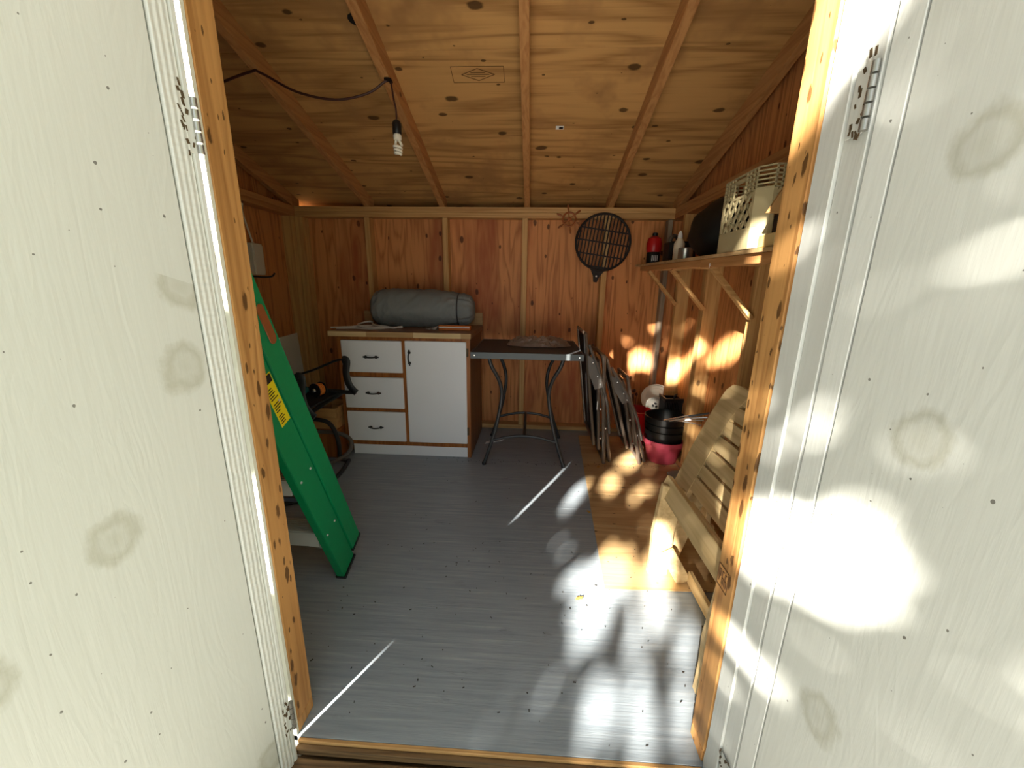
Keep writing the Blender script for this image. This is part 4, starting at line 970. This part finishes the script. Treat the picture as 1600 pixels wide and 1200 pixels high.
for k in range(6):
    a = V(.825+rng.uniform(-.03, .03), 2.935+rng.uniform(-.03, .03), .020); b = V(.80+rng.uniform(-.05, .06), 2.98+rng.uniform(-.02, .05), rng.uniform(.36, .46))
    MB().tube([a, (a+b)/2+V(rng.uniform(-.01, .01), 0, 0), b], .0022, 5).build('twig', 'cable', tw)
    MB().lathe(b, [(.001, -.012), (.012, 0), (.008, .014), (0, .02)], 7).build('bud', 'cable', tw)
# cream bucket lid leaning in the corner, and a vented grey-white disc in front of it
def disc(name, c, nrm, r, mat, label, cat):
    t = thing(name, (c[0], c[1], c[2]-r), label, cat)
    MB().lathe(c, [(0, -.004), (r, -.004), (r, .012), (r-.010, .013), (r-.012, .005), (r*.72, .004), (r*.70, .0), (0, .0)], 40, nrm).build('plate', mat, t, smooth=True)
    return t
nd = V(-.25, -1, .30).normalized()
stand = lathe_thing('white_pail', (1.035, 3.065, Z0), [('pail', 'offwhite', [(.055, 0), (.057, .004), (.064, .19), (.067, .20), (.063, .204), (.053, .01), (0, .01)])], 'white pail on the floor under the round cream lid', 'pail')
disc('bucket_lid', (1.008, 3.045, .338), nd, .116, 'cream', 'large round cream lid leaning up in the back right corner', 'lid')
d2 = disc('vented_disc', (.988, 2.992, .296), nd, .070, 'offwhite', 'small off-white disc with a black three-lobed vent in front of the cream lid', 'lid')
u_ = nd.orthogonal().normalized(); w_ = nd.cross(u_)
for k in range(3):  # dark flat lobes stand in for the shade inside the open vent holes
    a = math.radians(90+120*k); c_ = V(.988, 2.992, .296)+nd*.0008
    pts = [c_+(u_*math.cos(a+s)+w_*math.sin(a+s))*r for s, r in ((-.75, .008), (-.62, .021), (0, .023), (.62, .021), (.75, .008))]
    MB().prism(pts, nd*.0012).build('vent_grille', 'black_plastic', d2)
bk = thing('black_basket', (1.02, 2.78, 0), 'tall black ribbed plastic basket against the right wall behind the pots', 'basket')
bx0, bx1, by0, by1 = 1.0, 1.12, 2.785, 2.925
mb = MB().box(bx0, bx1, by0, by0+.005, Z0, .40).box(bx0, bx1, by1-.005, by1, Z0, .40).box(bx0, bx0+.005, by0+.0051, by1-.0051, Z0, .40).box(bx1-.005, bx1, by0+.0051, by1-.0051, Z0, .40).box(bx0, bx1, by0, by1, Z0, Z0+.005)
mb.build('body', 'black_plastic', bk)
mb = MB().box(bx0-.012, bx1, by0-.014, by0-.0002, .385, .415).box(bx0-.012, bx0-.0002, by0-.0001, by1, .385, .415).build('rim', 'black_plastic', bk, bevel=0.003)
for k in range(10): MB().box(bx0+.004+.0115*k, bx0+.009+.0115*k, by0-.008, by0-.0002, .05, .384).build('rib', 'black_plastic', bk)
for k in range(9): MB().box(bx0-.007, bx0-.0002, by0+.006+.015*k, by0+.011+.015*k, .05, .384).build('rib', 'black_plastic', bk)
MB().tube(catmull([(1.05, 2.776, .41), (1.05, 2.772, .44), (1.07, 2.785, .445)], 4), .006, 6).build('handle', 'black_plastic', bk)
tg = thing('barbecue_tongs', (.98, 2.44, .345), 'metal barbecue tongs and skewers lying across the black pots', 'tongs')
for a, b, r in (((.885, 2.47, .349), (1.11, 2.34, .450), .0048), ((.915, 2.46, .349), (1.11, 2.36, .415), .0048), ((.935, 2.47, .349), (1.11, 2.40, .380), .0035), ((.95, 2.475, .349), (1.11, 2.42, .340), .0035)):
    pr = MB().tube(catmull([a, (V(a)+V(b))/2+V(0, 0, .006), b], 5), r, 7).build('prong', 'rivet', tg, smooth=True)
MB().beam((1.01, 2.396, .408), (1.108, 2.341, .449), .014, .012).build('grip', 'black_plastic', tg, bevel=0.002)
MB().beam((1.0, 2.42, .374), (1.03, 2.405, .383), .016, .010).build('hinge_plate', 'rivet', tg, bevel=0.001)
tag(MB().prism([(.90, 2.27, Z0), (1.02, 2.30, Z0), (1.03, 2.415, Z0), (.955, 2.405, Z0), (.915, 2.385, Z0)], (0, 0, .02)).build('stone_slab', 'slab', bevel=0.003), 'flat grey stone slab on the bare plywood between the pink pot and slatted chair', 'slab')

# ------------------------------------------------------------------ slatted wooden chair folded by the right wall
sc = thing('slatted_chair', (.70, 1.30, 0), 'pale slatted wooden deck chair folded up along the right wall', 'chair')
kx, ax0 = .367, .524
u2 = V(kx, 0, 1).normalized(); nb = V(-1, 0, kx).normalized()
def bp(z, y, off=0.0): return V(ax0+kx*z, y, z)+nb*off
stl = [bp(.335, 1.615), bp(.335, 1.485), bp(.45, 1.482), bp(.60, 1.488), bp(.74, 1.472), bp(.80, 1.44), bp(.822, 1.455), bp(.826, 1.52), bp(.818, 1.575), bp(.79, 1.603), bp(.70, 1.618), bp(.52, 1.626)]
MB().prism(stl, -nb*.022).build('back_stile', 'bench', sc, bevel=0.002)
MB().prism([bp(z_, 2.30-y_) for z_, y_ in ((.335, 1.485), (.335, 1.40), (.60, 1.40), (.80, 1.42), (.82, 1.47), (.79, 1.50), (.60, 1.49))], -nb*.022).build('back_stile', 'bench', sc, bevel=0.002)
edges = [.452, .506, .570, .634, .699, .758]
tops = edges[1:]+[.822]
for lo, hi in zip(edges, tops):
    MB().prism([bp(lo+.005, 1.4825, -.001), bp(lo+.005, .905, -.001), bp(hi-.005, .905, -.001), bp(hi-.005, 1.4825, -.001)], -nb*.018).build('slat', 'bench', sc, bevel=0.0015)
MB().prism([bp(.390, 1.4825, -.001), bp(.390, .905, -.001), bp(.447, .905, -.001), bp(.447, 1.4825, -.001)], -nb*.018).build('slat', 'bench', sc, bevel=0.0015)
# front leg, seat front board, lower rails
legp = [(.545, .425), (.540, .36), (.525, .20), (.528, .10), (.522, .003), (.605, .003), (.612, .08), (.610, .20), (.622, .30), (.640, .40)]
for yl in (1.44, .93): MB().prism([(x, yl, z_) for x, z_ in legp], (0, .028, 0)).build('leg', 'bench', sc, bevel=0.003)
MB().prism([(.580, 1.505, .44), (.553, 1.505, .365), (.575, 1.505, .357), (.602, 1.505, .432)], (0, -.64, 0)).build('seat_board', 'bench', sc, bevel=0.002)
MB().prism([(.626, 1.436, .335), (.648, 1.436, .30), (.690, 1.436, .325), (.668, 1.436, .36)], (0, -.50, 0)).build('seat_slat', 'bench', sc, bevel=0.002)
MB().box(.672, .690, .92, 1.40, .006, .062).build('lower_rail', 'bench', sc, bevel=0.002)
MB().beam((.62, 1.475, .08), (.72, 1.52, .34), .07, .022, (0, 1, 0)).build('rear_leg', 'bench', sc, bevel=0.002)
MB().beam((.66, 1.405, .006), (.58, 1.41, .14), .06, .022, (0, 1, 0)).build('rear_leg', 'bench', sc, bevel=0.002)
MB().beam((.735, .95, .20), (.75, 1.43, .44), .018, .075, (0, 0, 1)).build('cross_brace', 'bench', sc, bevel=0.002)
for z_ in (.16, .26, .36):
    MB().box(.80, 1.02, 1.75, 1.77, z_, z_+.06).build('seat_slat', 'bench', sc, bevel=0.002)
for x in (.81, .99): MB().box(x, x+.025, 1.60, 1.7495, .0055, .43).build('rear_leg', 'bench', sc, bevel=0.002)

# ------------------------------------------------------------------ litter on the floor
rng = random.Random(21)
def leafy(x, y, z, s, rot):
    pts = [(-1, 0), (-.5, .45), (0, .25), (.2, .6), (.5, .3), (1, .1), (.6, -.2), (.3, -.55), (-.1, -.3), (-.5, -.4)]
    c, q = math.cos(rot), math.sin(rot)
    o = MB().prism([(x+s*(a*c-b*q), y+s*(a*q+b*c), z+.002+.004*rng.random()) for a, b in pts], (0, 0, .0012)).build('dry_leaf', 'leaf_dry')
    return o
G = 'dry leaves on the floor'
tag(leafy(.215, 1.285, 0, .018, .4), 'small tan dry leaf on the grey floor near the bare plywood corner', 'leaf', G)
tag(leafy(.335, 1.90, 0, .016, 2.0), 'small tan dry leaf on the grey floor beside the bare plywood edge', 'leaf', G)
tag(leafy(.475, 2.45, .004, .020, 1.2), 'small tan dry leaf on the bare plywood under the folded chairs', 'leaf', G)
tag(MB().prism([(-.345, 2.79, .001), (-.22, 2.86, .001), (-.20, 2.90, .001), (-.27, 2.89, .001), (-.34, 2.83, .001)], (0, 0, .003)).build('paper_scrap', 'paper', jitter=(30, .002)), 'torn white paper scrap on the floor beside the bar table leg', 'paper')
mb = MB()
for k in range(260):
    x, y = rng.uniform(-.75, .95), rng.choice((rng.uniform(.78, 1.6), rng.uniform(.8, 3.0), 2.50+rng.uniform(-.05, .02)))
    z = .0042 if x > .34 and y > 1.36 else .0002
    a = rng.uniform(0, 6.3); L = rng.uniform(.001, .005); d_ = V(math.cos(a), math.sin(a), 0)*L
    mb.beam(V(x, y, z+.0012)-d_, V(x, y, z+.0012)+d_, rng.uniform(.001, .003), .0018)
mb.build('grit', 'chip', fl, kind='stuff')
for o in bpy.data.objects:
    if '_w' in o: del o['_w']
